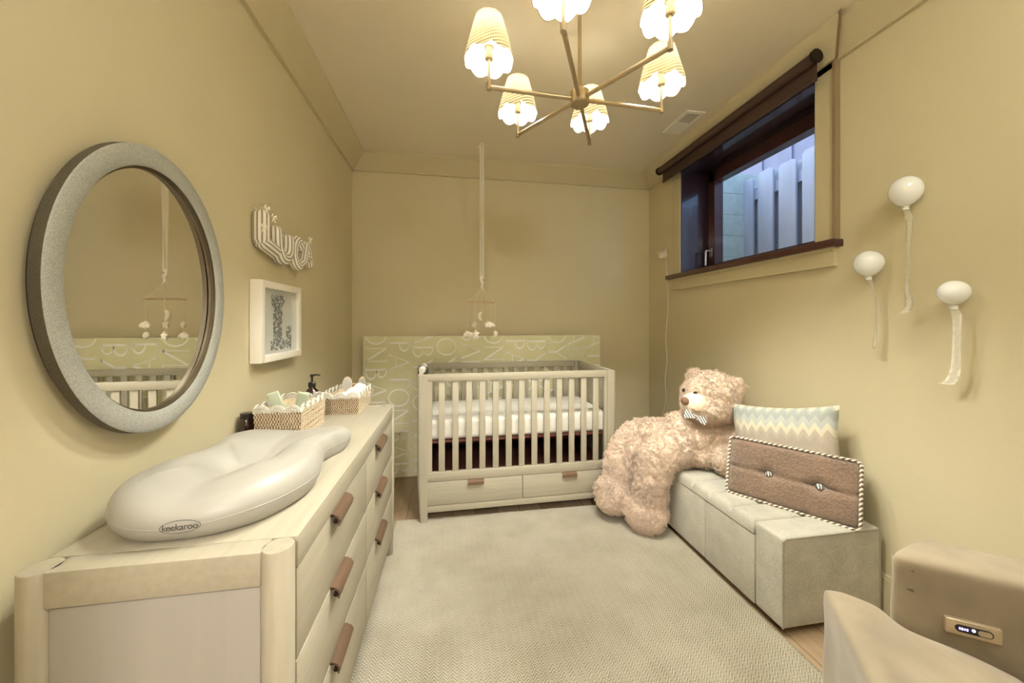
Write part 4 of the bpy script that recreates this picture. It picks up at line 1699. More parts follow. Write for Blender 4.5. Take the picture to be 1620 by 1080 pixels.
# ------------------------------------------------------------------ chandelier
HX, HY, HZ_ = 0.504, 1.391, 2.17
t = thing('chandelier', 'brass six-arm chandelier with scalloped rattan shades hanging from the ceiling', 'chandelier', (HX, HY, 0))
b = MB()
b.lathe([(0, HZ_ - 0.020), (0.034, HZ_ - 0.020), (0.038, HZ_ - 0.016), (0.038, HZ_ + 0.030), (0.030, HZ_ + 0.036), (0, HZ_ + 0.036)], n=40)
b.build('hub', M['brass'], t)
b = MB()
b.cyl((0, 0, HZ_ + 0.03), (0, 0, ZC - 0.02), 0.0075, n=16)
b.build('rod', M['brass'], t)
b = MB()
b.lathe([(0, ZC), (0.062, ZC), (0.062, ZC - 0.018), (0.056, ZC - 0.024), (0.012, ZC - 0.03), (0, ZC - 0.03)], n=40)
b.build('canopy', M['brass'], t)
for k in range(6):
    a = R(-177.5 + 60 * k) * 1.0
    a = R(2.4 - 60 * k + 180)
    RA = 0.368
    ca, sa = math.cos(a), math.sin(a)
    b = MB()
    b.cyl((0.03 * ca, 0.03 * sa, HZ_ + 0.002), (RA * ca, RA * sa, HZ_ + 0.002), 0.0085, n=16)
    b.lathe([(0, HZ_ - 0.008), (0.0095, HZ_ - 0.008), (0.0095, HZ_ + 0.020), (0, HZ_ + 0.020)], (RA * ca, RA * sa, 0), n=18)
    b.cyl((RA * ca, RA * sa, HZ_ + 0.018), (RA * ca, RA * sa, HZ_ + 0.120), 0.0055, n=12)
    arm = b.build('arm', M['brass'], t)
    b = MB()
    z0 = HZ_ + 0.108
    b.lathe([(0, z0), (0.0145, z0), (0.0165, z0 + 0.004), (0.0165, z0 + 0.018), (0.0135, z0 + 0.018), (0.0135, z0 + 0.044), (0.0195, z0 + 0.044), (0.0195, z0 + 0.05), (0.0135, z0 + 0.054), (0, z0 + 0.054)], (RA * ca, RA * sa, 0), n=24)
    b.build('candle_sleeve', M['sleeve'], arm)
    b = MB()
    q = bmesh.ops.create_icosphere(b.bm, subdivisions=2, radius=0.022)
    for v in q['verts']:
        v.co = Vector((v.co.x, v.co.y, v.co.z * 1.35)) + Vector((RA * ca, RA * sa, z0 + 0.108))
    b.build('bulb', M['bulb'], arm)
    # scalloped shade: outer weave and white lining
    zb_, zt_ = HZ_ + 0.112, HZ_ + 0.262
    for nm, mt_, off in (('lamp_shade', M['shade'], 0.0), ('shade_lining', M['lining'], -0.0022)):
        b = MB()

        def f(u, v, off=off):
            th_ = 2 * PI * u
            sc = abs(math.sin(th_ * 4))
            r_ = 0.095 + (0.053 - 0.095) * v + off
            r_ *= 1 + 0.022 * (sc - 0.5) * (1 - v)
            z = zb_ + (zt_ - zb_) * v - 0.016 * sc * (1 - v) ** 3
            return Vector((r_ * math.cos(th_), r_ * math.sin(th_), z - zb_))
        vs_ = b.grid(f, 96, 14, closed_u=True)
        if nm == 'shade_lining':   # unseen top cap added to the lining to spread the upward light
            b.bm.faces.new([col_[-1] for col_ in vs_])
        o = b.build(nm, mt_, arm, ang=80)
        o.location = (RA * ca, RA * sa, zb_)
    b = MB()
    b.tube([((0.0945 + 0.002 * (abs(math.sin(4 * 2 * PI * q / 96)) - 0.5)) * math.cos(2 * PI * q / 96), (0.0945 + 0.002 * (abs(math.sin(4 * 2 * PI * q / 96)) - 0.5)) * math.sin(2 * PI * q / 96), -0.016 * abs(math.sin(4 * 2 * PI * q / 96))) for q in range(96)], 0.0012, 5, closed=True)
    o = b.build('bottom_edging', M['edging'], arm)
    o.location = (RA * ca, RA * sa, zb_)
    b = MB()
    b.tube([(0.0525 * math.cos(2 * PI * q / 48), 0.0525 * math.sin(2 * PI * q / 48), zt_ - zb_) for q in range(48)], 0.0013, 5, closed=True)
    o = b.build('top_edging', M['edging'], arm)
    o.location = (RA * ca, RA * sa, zb_)

# two unseen opal domes, added behind the camera as fill light
for k, (x, y) in enumerate(((-0.05, -0.10), (1.10, -0.08))):
    t = thing('fill_dome_light', ('added opal dome fill light just inside the doorway', 'added opal dome fill light above the armchair')[k], 'light', (x, y, ZC), group='added opal dome fill lights')
    b = MB()
    b.lathe([(0.0, 0.0), (0.11, 0.0), (0.11, -0.012), (0.0, -0.012)], n=36)
    b.build('rim', M['white'], t)
    b = MB()
    b.lathe([(0.10, -0.0125), (0.098, -0.04), (0.08, -0.07), (0.045, -0.088), (0.0, -0.092)], n=36)
    b.build('diffuser', emis('fill_dome_glow_%d' % k, (1.0, 0.98, 0.90), FILL_W * (0.75, 1.6)[k]), t)

# ceiling register
t = thing('ceiling_vent', 'white louvred air vent in the ceiling near the window', 'vent', (1.565, 2.262, ZC))
b = MB()
vx, vy = 0.067, 0.138
b.box((-vx, -vy, -0.006), (-vx + 0.02, vy, 0))
b.box((vx - 0.02, -vy, -0.006), (vx, vy, 0))
b.box((-vx + 0.02, -vy, -0.006), (vx - 0.02, -vy + 0.022, 0))
b.box((-vx + 0.02, vy - 0.022, -0.006), (vx - 0.02, vy, 0))
b.box((-vx + 0.02, -0.003, -0.006), (vx - 0.02, 0.003, 0))
b.build('vent_frame', M['white'], t, smooth=False)
b = MB()
b.box((-vx + 0.01, -vy + 0.01, -0.001), (vx - 0.01, vy - 0.01, 0.0))
b.build('duct_opening', M['gap'], t, smooth=False)
b = MB()
for k in range(22):
    y = -vy + 0.028 + k * 0.0112
    s_ = 0.0055 if y > 0 else 0.0028
    b.box((-vx + 0.02, y - s_, -0.005), (vx - 0.02, y + s_, -0.0035), None)
b.build('louvres', M['white'], t, smooth=False)

# ------------------------------------------------------------------ balloons on the right wall
def balloon(label, y, z, ry, rz, lean, tail, ribw):
    t = thing('ceramic_balloon', label, 'balloon', (XR - 0.001, y, z), group='white balloons on the right wall')
    rx = 0.052
    b = MB()
    prof = []
    for k in range(0, 19):
        a = PI * k / 18
        rr = math.sin(a)
        prof.append((max(rr, 0.0), math.cos(a)))
    rg = []
    n = 36
    for (rr, zz) in prof:
        ring = []
        for q in range(n):
            th_ = 2 * PI * q / n
            taper = 1.0 if zz > 0 else 1 - 0.10 * zz * zz
            v = Vector((rx * rr * taper * math.cos(th_), ry * rr * taper * math.sin(th_), rz * zz * (1.0 if zz > 0 else 1.10)))
            ring.append(b.bm.verts.new(v + Vector((-rx - 0.006, 0, 0))))
        rg.append(ring)
    for i in range(len(rg) - 1):
        for q in range(n):
            b.bm.faces.new((rg[i][q], rg[i][(q + 1) % n], rg[i + 1][(q + 1) % n], rg[i + 1][q]))
    bmesh.ops.remove_doubles(b.bm, verts=b.bm.verts[:], dist=1e-5)
    bd = b.build('balloon_body', M['ceramic'], t, ang=80)
    b = MB()
    zb = -rz * 1.10
    b.lathe([(0.006, zb + 0.004), (0.007, zb - 0.004), (0.012, zb - 0.014), (0.009, zb - 0.015), (0.0, zb - 0.012)], (-rx - 0.006, 0, 0), n=16)
    b.build('neck', M['ceramic'], t)
    b = MB()
    b.cyl((-0.012, 0, 0), (0, 0, 0), 0.012, n=16)
    b.build('wall_mount', M['white'], t)
    # ribbon: knot at the neck, then a loose twisted tail down the wall
    b = MB()
    b.tube([(-rx - 0.006, -0.012, zb - 0.004), (-rx - 0.010, 0.0, zb - 0.006), (-rx - 0.006, 0.013, zb - 0.002)], [0.004, 0.005, 0.004], 8, flat=0.5)
    pts = catmull([(-rx - 0.010, 0, zb - 0.006)] + [(-x, yy, zz) for (x, yy, zz) in tail], 8)
    N = len(pts)

    def f(u, v):
        i = min(N - 1, int(round(u * (N - 1))))
        tw = ribw[1] * u + 0.5 * math.sin(u * 5)
        wd = ribw[0] * (0.3 + 0.7 * min(1, u * 6))
        d = Vector((0.35 * math.sin(tw), math.cos(tw), 0)) * (v - 0.5) * wd
        return pts[i] + d
    b.grid(f, N - 1, 3)
    bmesh.ops.solidify(b.bm, geom=b.bm.faces[:], thickness=0.0009)
    b.build('ribbon', M['ribbon'], t, ang=60)
    return t


balloon('glossy white balloon with a long ribbon, highest of the three on the right wall', 1.157, 1.795, 0.050, 0.056, 0,
        [(0.05, -0.006, -0.12), (0.052, -0.004, -0.25), (0.050, 0.002, -0.38), (0.045, -0.004, -0.44), (0.042, 0.010, -0.475), (0.042, 0.028, -0.485)], (0.034, 1.0))
balloon('glossy white balloon nearest the window, leftmost of the three on the right wall', 1.286, 1.530, 0.049, 0.053, 0,
        [(0.050, -0.008, -0.10), (0.045, -0.016, -0.20), (0.040, -0.014, -0.30), (0.038, -0.004, -0.37)], (0.030, 1.6))
balloon('glossy white balloon lowest and rightmost of the three on the right wall', 1.018, 1.382, 0.038, 0.042, 0,
        [(0.055, -0.006, -0.09), (0.050, -0.002, -0.19), (0.045, 0.004, -0.28), (0.042, 0.020, -0.325), (0.042, 0.038, -0.335)], (0.034, 0.6))

# ------------------------------------------------------------------ baby monitor on the wall and its cable
t = thing('baby_monitor', 'small white camera unit on the right wall beside the window', 'camera', (XR - 0.001, 2.885, 1.862))
b = MB()
b.rbox((-0.05, -0.045, -0.026), (0.0, 0.045, 0.024), 0.02, 4)
b.build('camera_body', M['white'], t)
b = MB()
b.rbox((-0.055, -0.01, 0.027), (0.0, 0.055, 0.033), 0.002)
b.cyl((-0.012, -0.028, 0.02), (-0.012, -0.028, 0.052), 0.006, n=10)
b.build('bracket', M['white'], t)
b = MB()
b.cyl((-0.0515, 0.02, -0.004), (-0.047, 0.02, -0.004), 0.012, n=18)
b.build('lens', M['sleeve'], t)
b = MB()
b.tube(catmull([(XR - 0.02, 2.852, 1.845), (XR - 0.012, 2.85, 1.72), (XR - 0.008, 2.842, 1.60), (XR - 0.008, 2.835, 1.40), (XR - 0.010, 2.865, 1.15), (XR - 0.008, 2.850, 0.95), (XR - 0.012, 2.872, 0.78), (XR - 0.01, 2.86, 0.62), (XR - 0.012, 2.92, 0.42), (XR - 0.02, 2.95, 0.25)], 8), 0.003, 8)
tag(b.build('power_cable', M['white']), 'thin white cable running down the right wall behind the teddy bear', 'cable')

# ------------------------------------------------------------------ storage bench
BX0, BX1, BY0, BY1, BZ0, BZ1 = 1.312, 1.795, 1.26, 2.37, 0.032, 0.402
t = thing('storage_bench', 'grey linen storage bench with tufted lid along the right wall', 'bench', (0, 0, 0))


def soft_box(b, lo, hi, r_, puff, div=10, mtx=None):
    bb = bmesh.new()
    lo = Vector(lo)
    hi = Vector(hi)
    c = (lo + hi) / 2
    s = hi - lo
    bmesh.ops.create_cube(bb, size=1)
    for v in bb.verts:
        v.co = Vector((v.co.x * s.x, v.co.y * s.y, v.co.z * s.z)) + c
    bmesh.ops.bevel(bb, geom=bb.edges[:], offset=r_, segments=3, profile=0.5, affect='EDGES')
    bmesh.ops.subdivide_edges(bb, edges=[e for e in bb.edges if e.calc_length() > r_ * 2.5], cuts=div, use_grid_fill=True)
    for v in bb.verts:
        d = v.co - c
        fx, fy, fz = (2 * d.x / s.x, 2 * d.y / s.y, 2 * d.z / s.z)
        kx = (1 - fy * fy) * (1 - fz * fz)
        ky = (1 - fx * fx) * (1 - fz * fz)
        kz = (1 - fx * fx) * (1 - fy * fy)
        if abs(fx) > 0.97:
            v.co.x += puff * max(0, kx) * (1 if fx > 0 else -1)
        if abs(fy) > 0.97:
            v.co.y += puff * max(0, ky) * (1 if fy > 0 else -1)
        if abs(fz) > 0.97:
            v.co.z += puff * max(0, kz) * (1 if fz > 0 else -1)
    b.join(bb, mtx)


b = MB()
soft_box(b, (BX0, BY0, BZ0), (BX1, 1.396, BZ1), 0.012, 0.002)
b.build('end_block', M['linen'], t)
b = MB()
b.rbox((BX0, 1.399, BZ0), (BX1, 1.712, 0.338), 0.006, 3)
b.rbox((BX0, 1.715, BZ0), (BX1, BY1, 0.338), 0.006, 3)
b.build('base_box', M['linen'], t)
b = MB()
lx0, lx1, ly0, ly1 = BX0 - 0.002, BX1 + 0.0, 1.401, BY1
nseg = 7
pitch = (ly1 - ly0) / nseg


def lid(u, v):
    x = lx0 + (lx1 - lx0) * u
    y = ly0 + (ly1 - ly0) * v
    gy = abs(math.sin(PI * (y - ly0) / pitch))
    cols_ = 3
    gx = abs(math.sin(PI * (x - lx0 - 0.06) / 0.14)) if x > lx0 + 0.06 else 1
    z = BZ1 - 0.001 - 0.020 * (1 - gy) ** 5 - 0.004 * (1 - gx) ** 6
    e = min((x - lx0), (lx1 - x)) / 0.025
    if e < 1:
        z -= 0.022 * (1 - e) ** 2
    e = min((y - ly0), (ly1 - y)) / 0.01
    if e < 1:
        z -= 0.006 * (1 - e) ** 2
    return Vector((x, y, z))


vs = b.grid(lid, 44, 140)
# skirt of the lid down to the base, then a closed underside
low = [[b.bm.verts.new((v.co.x, v.co.y, 0.343)) for v in row] for row in (vs[0], vs[-1])]
for row, lw in ((vs[0], low[0]), (vs[-1], low[1])):
    for k in range(len(row) - 1):
        b.bm.faces.new((row[k], row[k + 1], lw[k + 1], lw[k]))
e0 = [r_[0] for r_ in vs]
e1 = [r_[-1] for r_ in vs]
for er, a_, c_ in ((e0, low[0][0], low[1][0]), (e1, low[0][-1], low[1][-1])):
    b.bm.faces.new(er + [c_, a_])
b.bm.faces.new((low[0][0], low[0][-1], low[1][-1], low[1][0]))
b.build('lid', M['linen'], t, ang=50)
b = MB()   # piping round the near end and along the lid
e = 0.004
b.tube([(BX0 + e, BY0 + 0.002, BZ0 + 0.005), (BX0 + e, BY0 + 0.001, BZ1 - 0.012), (BX0 + 0.016, BY0 + 0.001, BZ1 - e), (BX1 - 0.016, BY0 + 0.001, BZ1 - e), (BX1 - e, BY0 + 0.001, BZ1 - 0.012), (BX1 - e, BY0 + 0.002, BZ0 + 0.005)], 0.0036, 8)
b.build('piping', M['linen_dark'], t)
for (x, y) in ((BX0 + 0.04, BY0 + 0.04), (BX1 - 0.07, BY0 + 0.04), (BX0 + 0.04, BY1 - 0.09), (BX1 - 0.07, BY1 - 0.09)):
    b = MB()
    b.rbox((x - 0.012, y, 0.0), (x + 0.042, y + 0.05, 0.032), 0.003)
    b.build('foot', M['deck'], t)

# ------------------------------------------------------------------ cushions
def cushion(lu, lv, thick, n=36, px_=0.35, corner=0.0, pinch=None):
    """returns a bmesh cushion in local coordinates: u along X, v along Z, thickness along Y; UV in metres"""
    bm = bmesh.new()
    uvl = bm.loops.layers.uv.verify()
    m = int(n * lv / lu)

    def P(i, j, side):
        u = -1 + 2 * i / n
        v = -1 + 2 * j / m
        tt = ((1 - abs(u) ** 3.0) * (1 - abs(v) ** 3.0))
        tt = max(0, tt) ** 0.5
        pull = corner
        x = u * lu / 2 * (1 - pull * (1 - v * v) * abs(u) ** 2) 
        z = v * lv / 2 * (1 - pull * (1 - u * u) * abs(v) ** 2)
        y = side * thick / 2 * tt
        if pinch:
            y -= side * pinch(x, z)
        return Vector((x, y, z))
    grids = []
    for side in (-1, 1):
        g = [[bm.verts.new(P(i, j, side)) for j in range(m + 1)] for i in range(n + 1)]
        for i in range(n):
            for j in range(m):
                q = [(i, j), (i + 1, j), (i + 1, j + 1), (i, j + 1)]
                f = bm.faces.new([g[a][b_] for a, b_ in q])
                for l, (a, b_) in zip(f.loops, q):
                    l[uvl].uv = (a / n, b_ / m)
    bmesh.ops.remove_doubles(bm, verts=bm.verts[:], dist=1e-5)
    return bm


def frame_mtx(origin, xdir, zdir):
    x = Vector(xdir).normalized()
    z = Vector(zdir)
    z = (z - x * z.dot(x)).normalized()
    y = z.cross(x)
    m_ = Matrix((x, y, z)).transposed().to_4x4()
    m_.translation = Vector(origin)
    return m_


# brown sherpa cushion leaning in front
A_ = Vector((1.397, 1.66, 0.408))
B_ = Vector((1.669, 1.254, 0.408))
C_ = Vector((1.457, 1.696, 0.672))
xd = (B_ - A_)
Wc = xd.length + 0.005
zd = C_ - A_
Hc = zd.length
cmt = frame_mtx((A_ + B_) / 2 + zd / 2, xd, zd)
cmt.translation += cmt.to_3x3() @ Vector((0, 0.03, 0.0))
t = thing('lumbar_cushion', 'brown sherpa cushion with twisted cord edge leaning on the bench', 'cushion', (0, 0, 0))
t.matrix_world = cmt
b = MB()


def block_cushion(lu, lv, th):
    bb = bmesh.new()
    bmesh.ops.create_cube(bb, size=1)
    for v in bb.verts:
        v.co = Vector((v.co.x * lu, v.co.y * th, v.co.z * lv))
    bmesh.ops.bevel(bb, geom=bb.edges[:], offset=0.02, segments=4, profile=0.5, affect='EDGES')
    bmesh.ops.subdivide_edges(bb, edges=[e for e in bb.edges if e.calc_length() > 0.03], cuts=24, use_grid_fill=True)
    return bb


b.bm.free()
b.bm = block_cushion(Wc, Hc, 0.062)
tuf = [(-0.075, -0.005), (0.115, -0.005)]
for v in b.bm.verts:
    x, z = v.co.x, v.co.z
    s_ = -1 if v.co.y < 0 else 1
    e_ = max(0, (1 - (2 * x / Wc) ** 4)) * max(0, (1 - (2 * z / Hc) ** 4))
    if abs(v.co.y) > 0.015:
        v.co.y += s_ * 0.014 * e_
        d = min(math.hypot(x - a, (z - c)) for a, c in tuf)
        v.co.y -= s_ * 0.030 * math.exp(-(d / 0.030) ** 2)
        v.co.y -= s_ * 0.013 * math.exp(-((z + 0.005) / 0.010) ** 2) * (0.5 + 0.5 * math.cos(x * 3))
    v.co += v.normal * 0.0045 * noise.noise(v.co * 110)
b.build('cushion_body', M['sherpa'], t, ang=80)


def rrect(w_, h_, y, r_=0.02, n=6):
    pts = []
    for (cx, cz, a0) in ((w_ / 2 - r_, h_ / 2 - r_, 0), (-w_ / 2 + r_, h_ / 2 - r_, 90), (-w_ / 2 + r_, -h_ / 2 + r_, 180), (w_ / 2 - r_, -h_ / 2 + r_, 270)):
        for k in range(n + 1):
            a = R(a0 + 90 * k / n)
            pts.append((cx + r_ * math.cos(a), y, cz + r_ * math.sin(a)))
    return pts


b = MB()
b.tube(rrect(Wc + 0.006, Hc + 0.006, -0.030), 0.0055, 8, closed=True)
b.tube(rrect(Wc + 0.006, Hc + 0.006, 0.030), 0.0055, 8, closed=True)
b.build('cord_trim', M['twist'], t)
for a, c in tuf:
    b = MB()
    b.ell((a, -0.024, c), (0.013, 0.008, 0.013), 16, 10)
    b.build('button', M['bowtie'], t)

# chevron pillow behind
TL_ = Vector((1.600, 1.857, 0.800))
TR_ = Vector((1.742, 1.395, 0.885))
xd = TR_ - TL_
Wp = xd.length
ctr_top = (TL_ + TR_) / 2
t = thing('chevron_pillow', 'pale blue and cream chevron pillow standing behind the brown cushion', 'pillow', (0, 0, 0))
zd = Vector((0.055, 0.035, 0.42))
zl = 0.43
pm = frame_mtx((0, 0, 0), xd, zd)
zax = pm.to_3x3() @ Vector((0, 0, 1))
pm.translation = ctr_top - zax * (zl / 2)
t.matrix_world = pm
b = MB()
b.bm.free()
b.bm = cushion(Wp + 0.02, zl + 0.02, 0.13, 40, corner=0.09)
for v in b.bm.verts:
    v.co += v.normal * 0.004 * noise.noise(v.co * 22)
b.build('pillow_body', M['chevron'], t, ang=80)

# ------------------------------------------------------------------ teddy bear
t = thing('teddy_bear', 'giant tan plush teddy bear slumped on the far end of the bench facing left', 'teddy bear', (1.45, 2.1, 0))
o0 = Vector((1.45, 2.1, 0))
b = MB()


def E(c, r_, m_=None):
    b.ell(Vector(c) - o0, r_, 24, 16, m_)


def limb(pts, rad):
    P_ = catmull(pts, 6)
    n = len(P_)
    for i, p in enumerate(P_):
        s_ = i / (n - 1) * (len(rad) - 1)
        k = min(int(s_), len(rad) - 2)
        r_ = rad[k] * (1 - (s_ - k)) + rad[k + 1] * (s_ - k)
        b.ell(p - o0, r_, 16, 12)


E((1.573, 2.00, 0.815), (0.168, 0.165, 0.160))          # head
E((1.53, 1.98, 0.768), (0.150, 0.150, 0.112))           # cheeks
E((1.60, 2.04, 0.66), (0.12, 0.13, 0.10))                # neck
E((1.585, 2.06, 0.585), (0.160, 0.165, 0.150))            # chest
E((1.475, 2.07, 0.560), (0.175, 0.175, 0.155))             # belly
E((1.50, 2.02, 0.490), (0.150, 0.150, 0.10))             # bottom
E((1.39, 2.10, 0.520), (0.130, 0.150, 0.115))             # hips
E((1.672, 1.915, 0.872), (0.055, 0.040, 0.078))            # ear on our side
E((1.560, 2.145, 0.925), (0.050, 0.040, 0.050))            # ear behind
limb([(1.38, 2.20, 0.52), (1.22, 2.245, 0.505), (1.115, 2.235, 0.40), (1.075, 2.225, 0.24)], [0.112, 0.110, 0.098, 0.096])
limb([(1.38, 2.015, 0.515), (1.235, 2.010, 0.475), (1.185, 2.015, 0.34), (1.180, 2.04, 0.18)], [0.112, 0.112, 0.098, 0.096])
E((1.030, 2.205, 0.168), (0.120, 0.110, 0.122))
E((1.165, 2.045, 0.120), (0.120, 0.118, 0.120))
limb([(1.66, 1.98, 0.64), (1.66, 1.91, 0.58), (1.62, 1.865, 0.50), (1.555, 1.855, 0.475)], [0.085, 0.090, 0.085, 0.082])
limb([(1.62, 2.16, 0.64), (1.60, 2.25, 0.56), (1.54, 2.29, 0.49)], [0.085, 0.085, 0.08])
bm = bake(b.bm, [('REMESH', dict(mode='VOXEL', voxel_size=0.0075)), ('SMOOTH', dict(factor=0.8, iterations=4))])
bm.normal_update()
for v in bm.verts:
    w_ = v.co + o0
    d = 0.006 * noise.noise(w_ * 34) + 0.006 * noise.noise(w_ * 80) + 0.008 * noise.noise(w_ * 9)
    # soft creases
    v.co += v.normal * d
    if v.co.z < 0.014:
        v.co.z = 0.014
    # rests on the bench
    wx, wy = w_.x, w_.y
    if wx > BX0 + 0.02 and wy < BY1 and v.co.z < BZ1 + 0.002 and v.co.z > 0.2:
        v.co.z = BZ1 + 0.002
    if v.co.x + o0.x > XR - 0.008:
        v.co.x = XR - 0.008 - o0.x
bear_tree = BVHTree.FromBMesh(bm)
b = MB()
b.bm.free()
b.bm = bm
bb_ = b.build('bear_body', M['bear'], t, ang=180)
# short curly pile
ps = bb_.modifiers.new('pile', 'PARTICLE_SYSTEM')
pset = ps.particle_system.settings
pset.type = 'HAIR'
pset.count = 9000
pset.hair_length = 0.007
pset.hair_step = 3
pset.render_step = 3
pset.display_step = 2
pset.child_type = 'INTERPOLATED'
pset.rendered_child_count = 14
pset.child_percent = 2
pset.clump_factor = 0.55
pset.roughness_1 = 0.012
pset.roughness_endpoint = 0.008
pset.roughness_2 = 0.008
pset.root_radius = 1.0
pset.tip_radius = 0.5
pset.radius_scale = 0.0011
pset.emit_from = 'FACE'
pset.use_modifier_stack = True
pset.brownian_factor = 0.006
pset.effector_weights.gravity = 0

# muzzle, nose, eyes, bow tie, soles
b = MB()
mdir = Vector((-1, -0.12, -0.06)).normalized()
mm = mdir.to_track_quat('X', 'Z').to_matrix()
b.ell(Vector((1.435, 1.952, 0.792)) - o0, (0.085, 0.078, 0.068), 28, 18, mm)
bm = b.bm
for v in bm.verts:
    v.co += v.normal * 0.003 * noise.noise((v.co + o0) * 60)
b.build('muzzle', M['muzzle'], t, ang=180)
b = MB()
b.ell(Vector((1.352, 1.938, 0.812)) - o0, (0.020, 0.027, 0.024), 20, 14, mm)
b.build('nose', M['noseb'], t)
b = MB()
for s_ in (1,):
    b.tube(catmull([Vector(q) - o0 for q in ((1.372, 1.905, 0.775), (1.390, 1.890, 0.760), (1.412, 1.882, 0.764))], 5), 0.0022, 6)
b.build('mouth', M['noseb'], t)


def eye(px, py):
    u = (px - 810) / 571
    v_ = (511.5 - py) / 571
    S_, C__ = math.sin(YAW), math.cos(YAW)
    d = Vector((S_ + u * C__, C__ - u * S_, v_)).normalized()
    h = bear_tree.ray_cast(Vector((0, 0, CAMH)) - o0, d)
    return h


h = eye(1101, 622)
b = MB()
if h[0] is not None:
    b.ell(h[0] + h[1] * 0.006, 0.0115, 16, 12)
b.build('eye', M['eye'], t)
b = MB()
hc = Vector((1.573, 2.0, 0.815)) - o0
lat = Vector((0.12, -1, 0)).normalized()
rel = (h[0] if h[0] is not None else Vector((1.43, 1.93, 0.85)) - o0) - hc
mir = (rel - 2 * lat * rel.dot(lat)).normalized()
h2 = bear_tree.ray_cast(hc + mir * 0.5, -mir)
b.ell(h2[0] + h2[1] * 0.006 if h2[0] is not None else hc + mir * 0.16, 0.0115, 16, 12)
b.build('eye', M['eye'], t)
# bow tie under the chin
b = MB()
hb = eye(1098, 657)
bc = (hb[0] + Vector((-0.012, -0.030, 0.0))) if hb[0] is not None else Vector((1.40, 1.90, 0.70)) - o0
for s_ in (-1, 1):
    b.prism([(0, -0.008), (s_ * 0.058, -0.030), (s_ * 0.062, 0.0), (s_ * 0.058, 0.030), (0, 0.008)], 0.010, Matrix.Translation(bc) @ frame_mtx((0, 0, 0), (0.8, -0.45, -0.30), (0.3, 0.2, 1)) @ Matrix(((1, 0, 0, 0), (0, 0, 1, 0), (0, 1, 0, 0), (0, 0, 0, 1))))
b.ell(bc, (0.010, 0.010, 0.012), 12, 8)
b.build('bow_tie', M['bowtie'], t)

# ------------------------------------------------------------------ armchair (bottom right corner)
CHP = Vector((1.12, 0.755, 0.012))
t = thing('recliner_armchair', 'taupe velvet power recliner armchair in the bottom right corner', 'armchair', CHP, math.atan2(0.82, 0.57) - PI / 2 + 0)
# thing axes: X to the chair's right-hand side, Y forward
t.rotation_euler = (0, 0, math.atan2(0.82, 0.57))


def rounded(boxes, vox=0.012, it=6, cyls=()):
    bb = MB()
    for lo, hi in boxes:
        bb.box(lo, hi)
    return bake(bb.bm, [('REMESH', dict(mode='VOXEL', voxel_size=vox)), ('SMOOTH', dict(factor=1.0, iterations=it))])


def wrinkle(bm, amp, sc):
    bm.normal_update()
    for v in bm.verts:
        v.co += v.normal * amp * noise.noise(v.co * sc)


for nm, x0, x1 in (('arm', 0.0, 0.155), ('arm', -0.775, -0.62)):
    b = MB()
    b.bm.free()
    b.bm = rounded([((x0, -0.64, 0.10), (x1, 0.006, 0.668))], 0.010, 9)
    for v in b.bm.verts:
        # outer front corner swept back, and the top falls gently towards the back
        ux = (v.co.x - x0) if x0 > -0.1 else (x1 - v.co.x)
        v.co.y -= 0.85 * max(0, ux - 0.012) * max(0, min(1, (v.co.y + 0.35) / 0.35))
        if v.co.z > 0.3:
            v.co.z -= 0.02 * min(1, max(0, -v.co.y / 0.5)) * (v.co.z - 0.3) / 0.36
    wrinkle(b.bm, 0.006, 9)
    arm = b.build(nm, M['velvet'], t, ang=180)
    b = MB()
    xi = x0 + 0.004 if x0 > -0.1 else x1 - 0.004
    b.tube(catmull([(xi + 0.003, -0.003, 0.13), (xi + 0.003, -0.003, 0.40), (xi + 0.006, -0.004, 0.60), (xi + 0.03, -0.008, 0.650)], 6), 0.0035, 8)
    b.build('piping', M['velvet_pipe'], arm)
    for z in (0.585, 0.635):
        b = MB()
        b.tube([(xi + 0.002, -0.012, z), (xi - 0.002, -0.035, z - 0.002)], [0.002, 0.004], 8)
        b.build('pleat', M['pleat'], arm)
b = MB()
b.bm.free()
b.bm = rounded([((-0.614, -0.50, 0.34), (-0.004, 0.10, 0.515)), ((-0.635, 0.015, 0.10), (0.022, 0.145, 0.535)), ((-0.59, -0.2, 0.34), (-0.03, 0.12, 0.53))], 0.012, 9)
for v in b.bm.verts:
    if v.co.z > 0.42:
        v.co.z -= 0.100 * min(1, max(0, (0.10 - v.co.y) / 0.45))
wrinkle(b.bm, 0.007, 8)
seat = b.build('seat_cushion', M['velvet'], t, ang=180)
b = MB()
b.bm.free()
b.bm = rounded([((-0.612, -0.66, 0.30), (-0.008, -0.46, 0.98))], 0.014, 8)
for v in b.bm.verts:
    v.co.y -= 0.10 * max(0, v.co.z - 0.45)
wrinkle(b.bm, 0.007, 8)
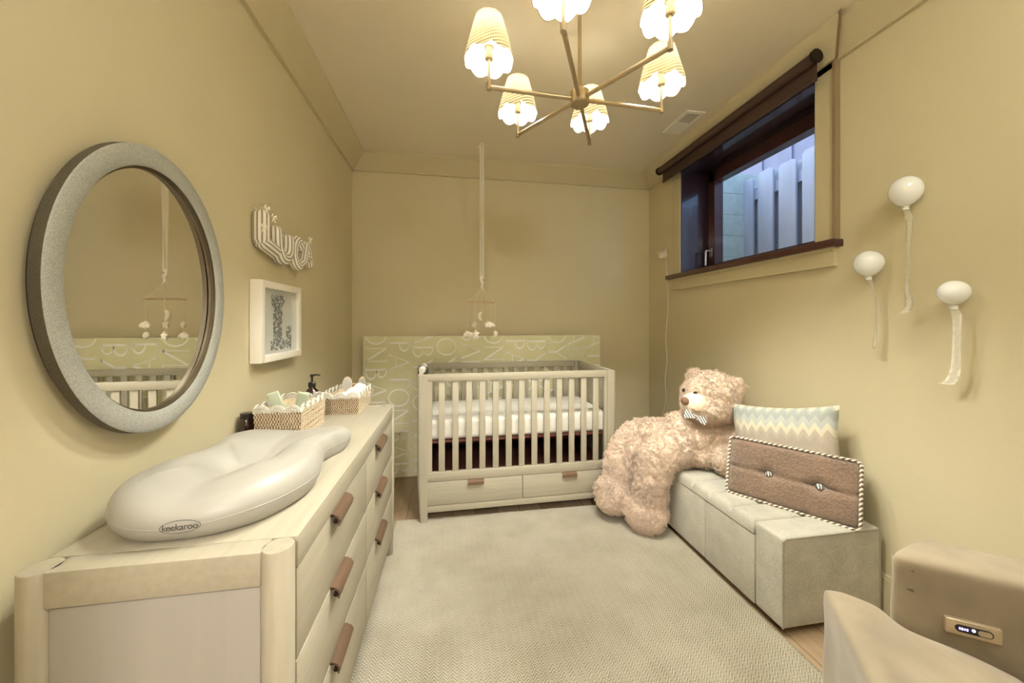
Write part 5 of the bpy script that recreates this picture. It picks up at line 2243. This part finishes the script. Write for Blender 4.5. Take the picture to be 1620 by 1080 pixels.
b.build('backrest', M['velvet'], t, ang=180)
b = MB()
b.rbox((-0.74, -0.60, 0.03), (0.12, -0.04, 0.12), 0.01)
b.build('base_frame', M['gap'], t)
for x in (-0.72, 0.05):
    for y in (-0.58, -0.11):
        b = MB()
        b.lathe([(0.0, 0), (0.018, 0), (0.024, 0.035), (0, 0.035)], (x + 0.02, y, 0), n=16)
        b.build('foot', M['black'], t)
# control plate let into the inner side of the arm
PY, PZ = -0.134, 0.525
pmx = Matrix.Translation((-0.0065, PY, PZ)) @ Matrix.Rotation(R(0), 4, 'X')
b = MB()
b.rbox((-0.004, -0.047, -0.018), (0.012, 0.047, 0.018), 0.0025, 3, pmx)
pl = b.build('control_panel', M['panelbrass'], t)


def pill(x, y0, y1, hw, d):
    out = []
    for k in range(13):
        a = PI / 2 + PI * k / 12
        out.append((y0 + hw + hw * math.cos(a), hw * math.sin(a)))
    for k in range(13):
        a = -PI / 2 + PI * k / 12
        out.append((y1 - hw + hw * math.cos(a), hw * math.sin(a)))
    return out, pmx @ Matrix(((0, 0, -1, x), (1, 0, 0, 0), (0, 1, 0, 0), (0, 0, 0, 1)))


b = MB()
out, mx_ = pill(-0.004, -0.032, 0.032, 0.0085, 0)
b.prism(out, 0.0012, mx_)
b.build('touch_strip', M['black'], pl)
b = MB()
out, mx_ = pill(-0.0052, -0.0295, -0.006, 0.0062, 0)
b.prism(out, 0.0010, mx_)
b.build('button', M['panelbrass'], pl)
b = MB()
for q, hh in enumerate((0.0022, 0.0026, 0.0018, 0.0026)):
    b.box((-0.0056, 0.024 - q * 0.0042 - 0.0013, -hh), (-0.0050, 0.024 - q * 0.0042 + 0.0013, hh), pmx)
b.build('lit_legend', emis('violet_led', (0.35, 0.25, 1.0), 3.0), pl, smooth=False, fix=False)
b = MB()
b.cyl(pmx @ Vector((-0.0052, 0.001, 0.002)), pmx @ Vector((-0.0062, 0.001, 0.002)), 0.003, n=14)
b.build('indicator_light', emis('white_led', (0.6, 0.5, 1.0), 4.0), pl)
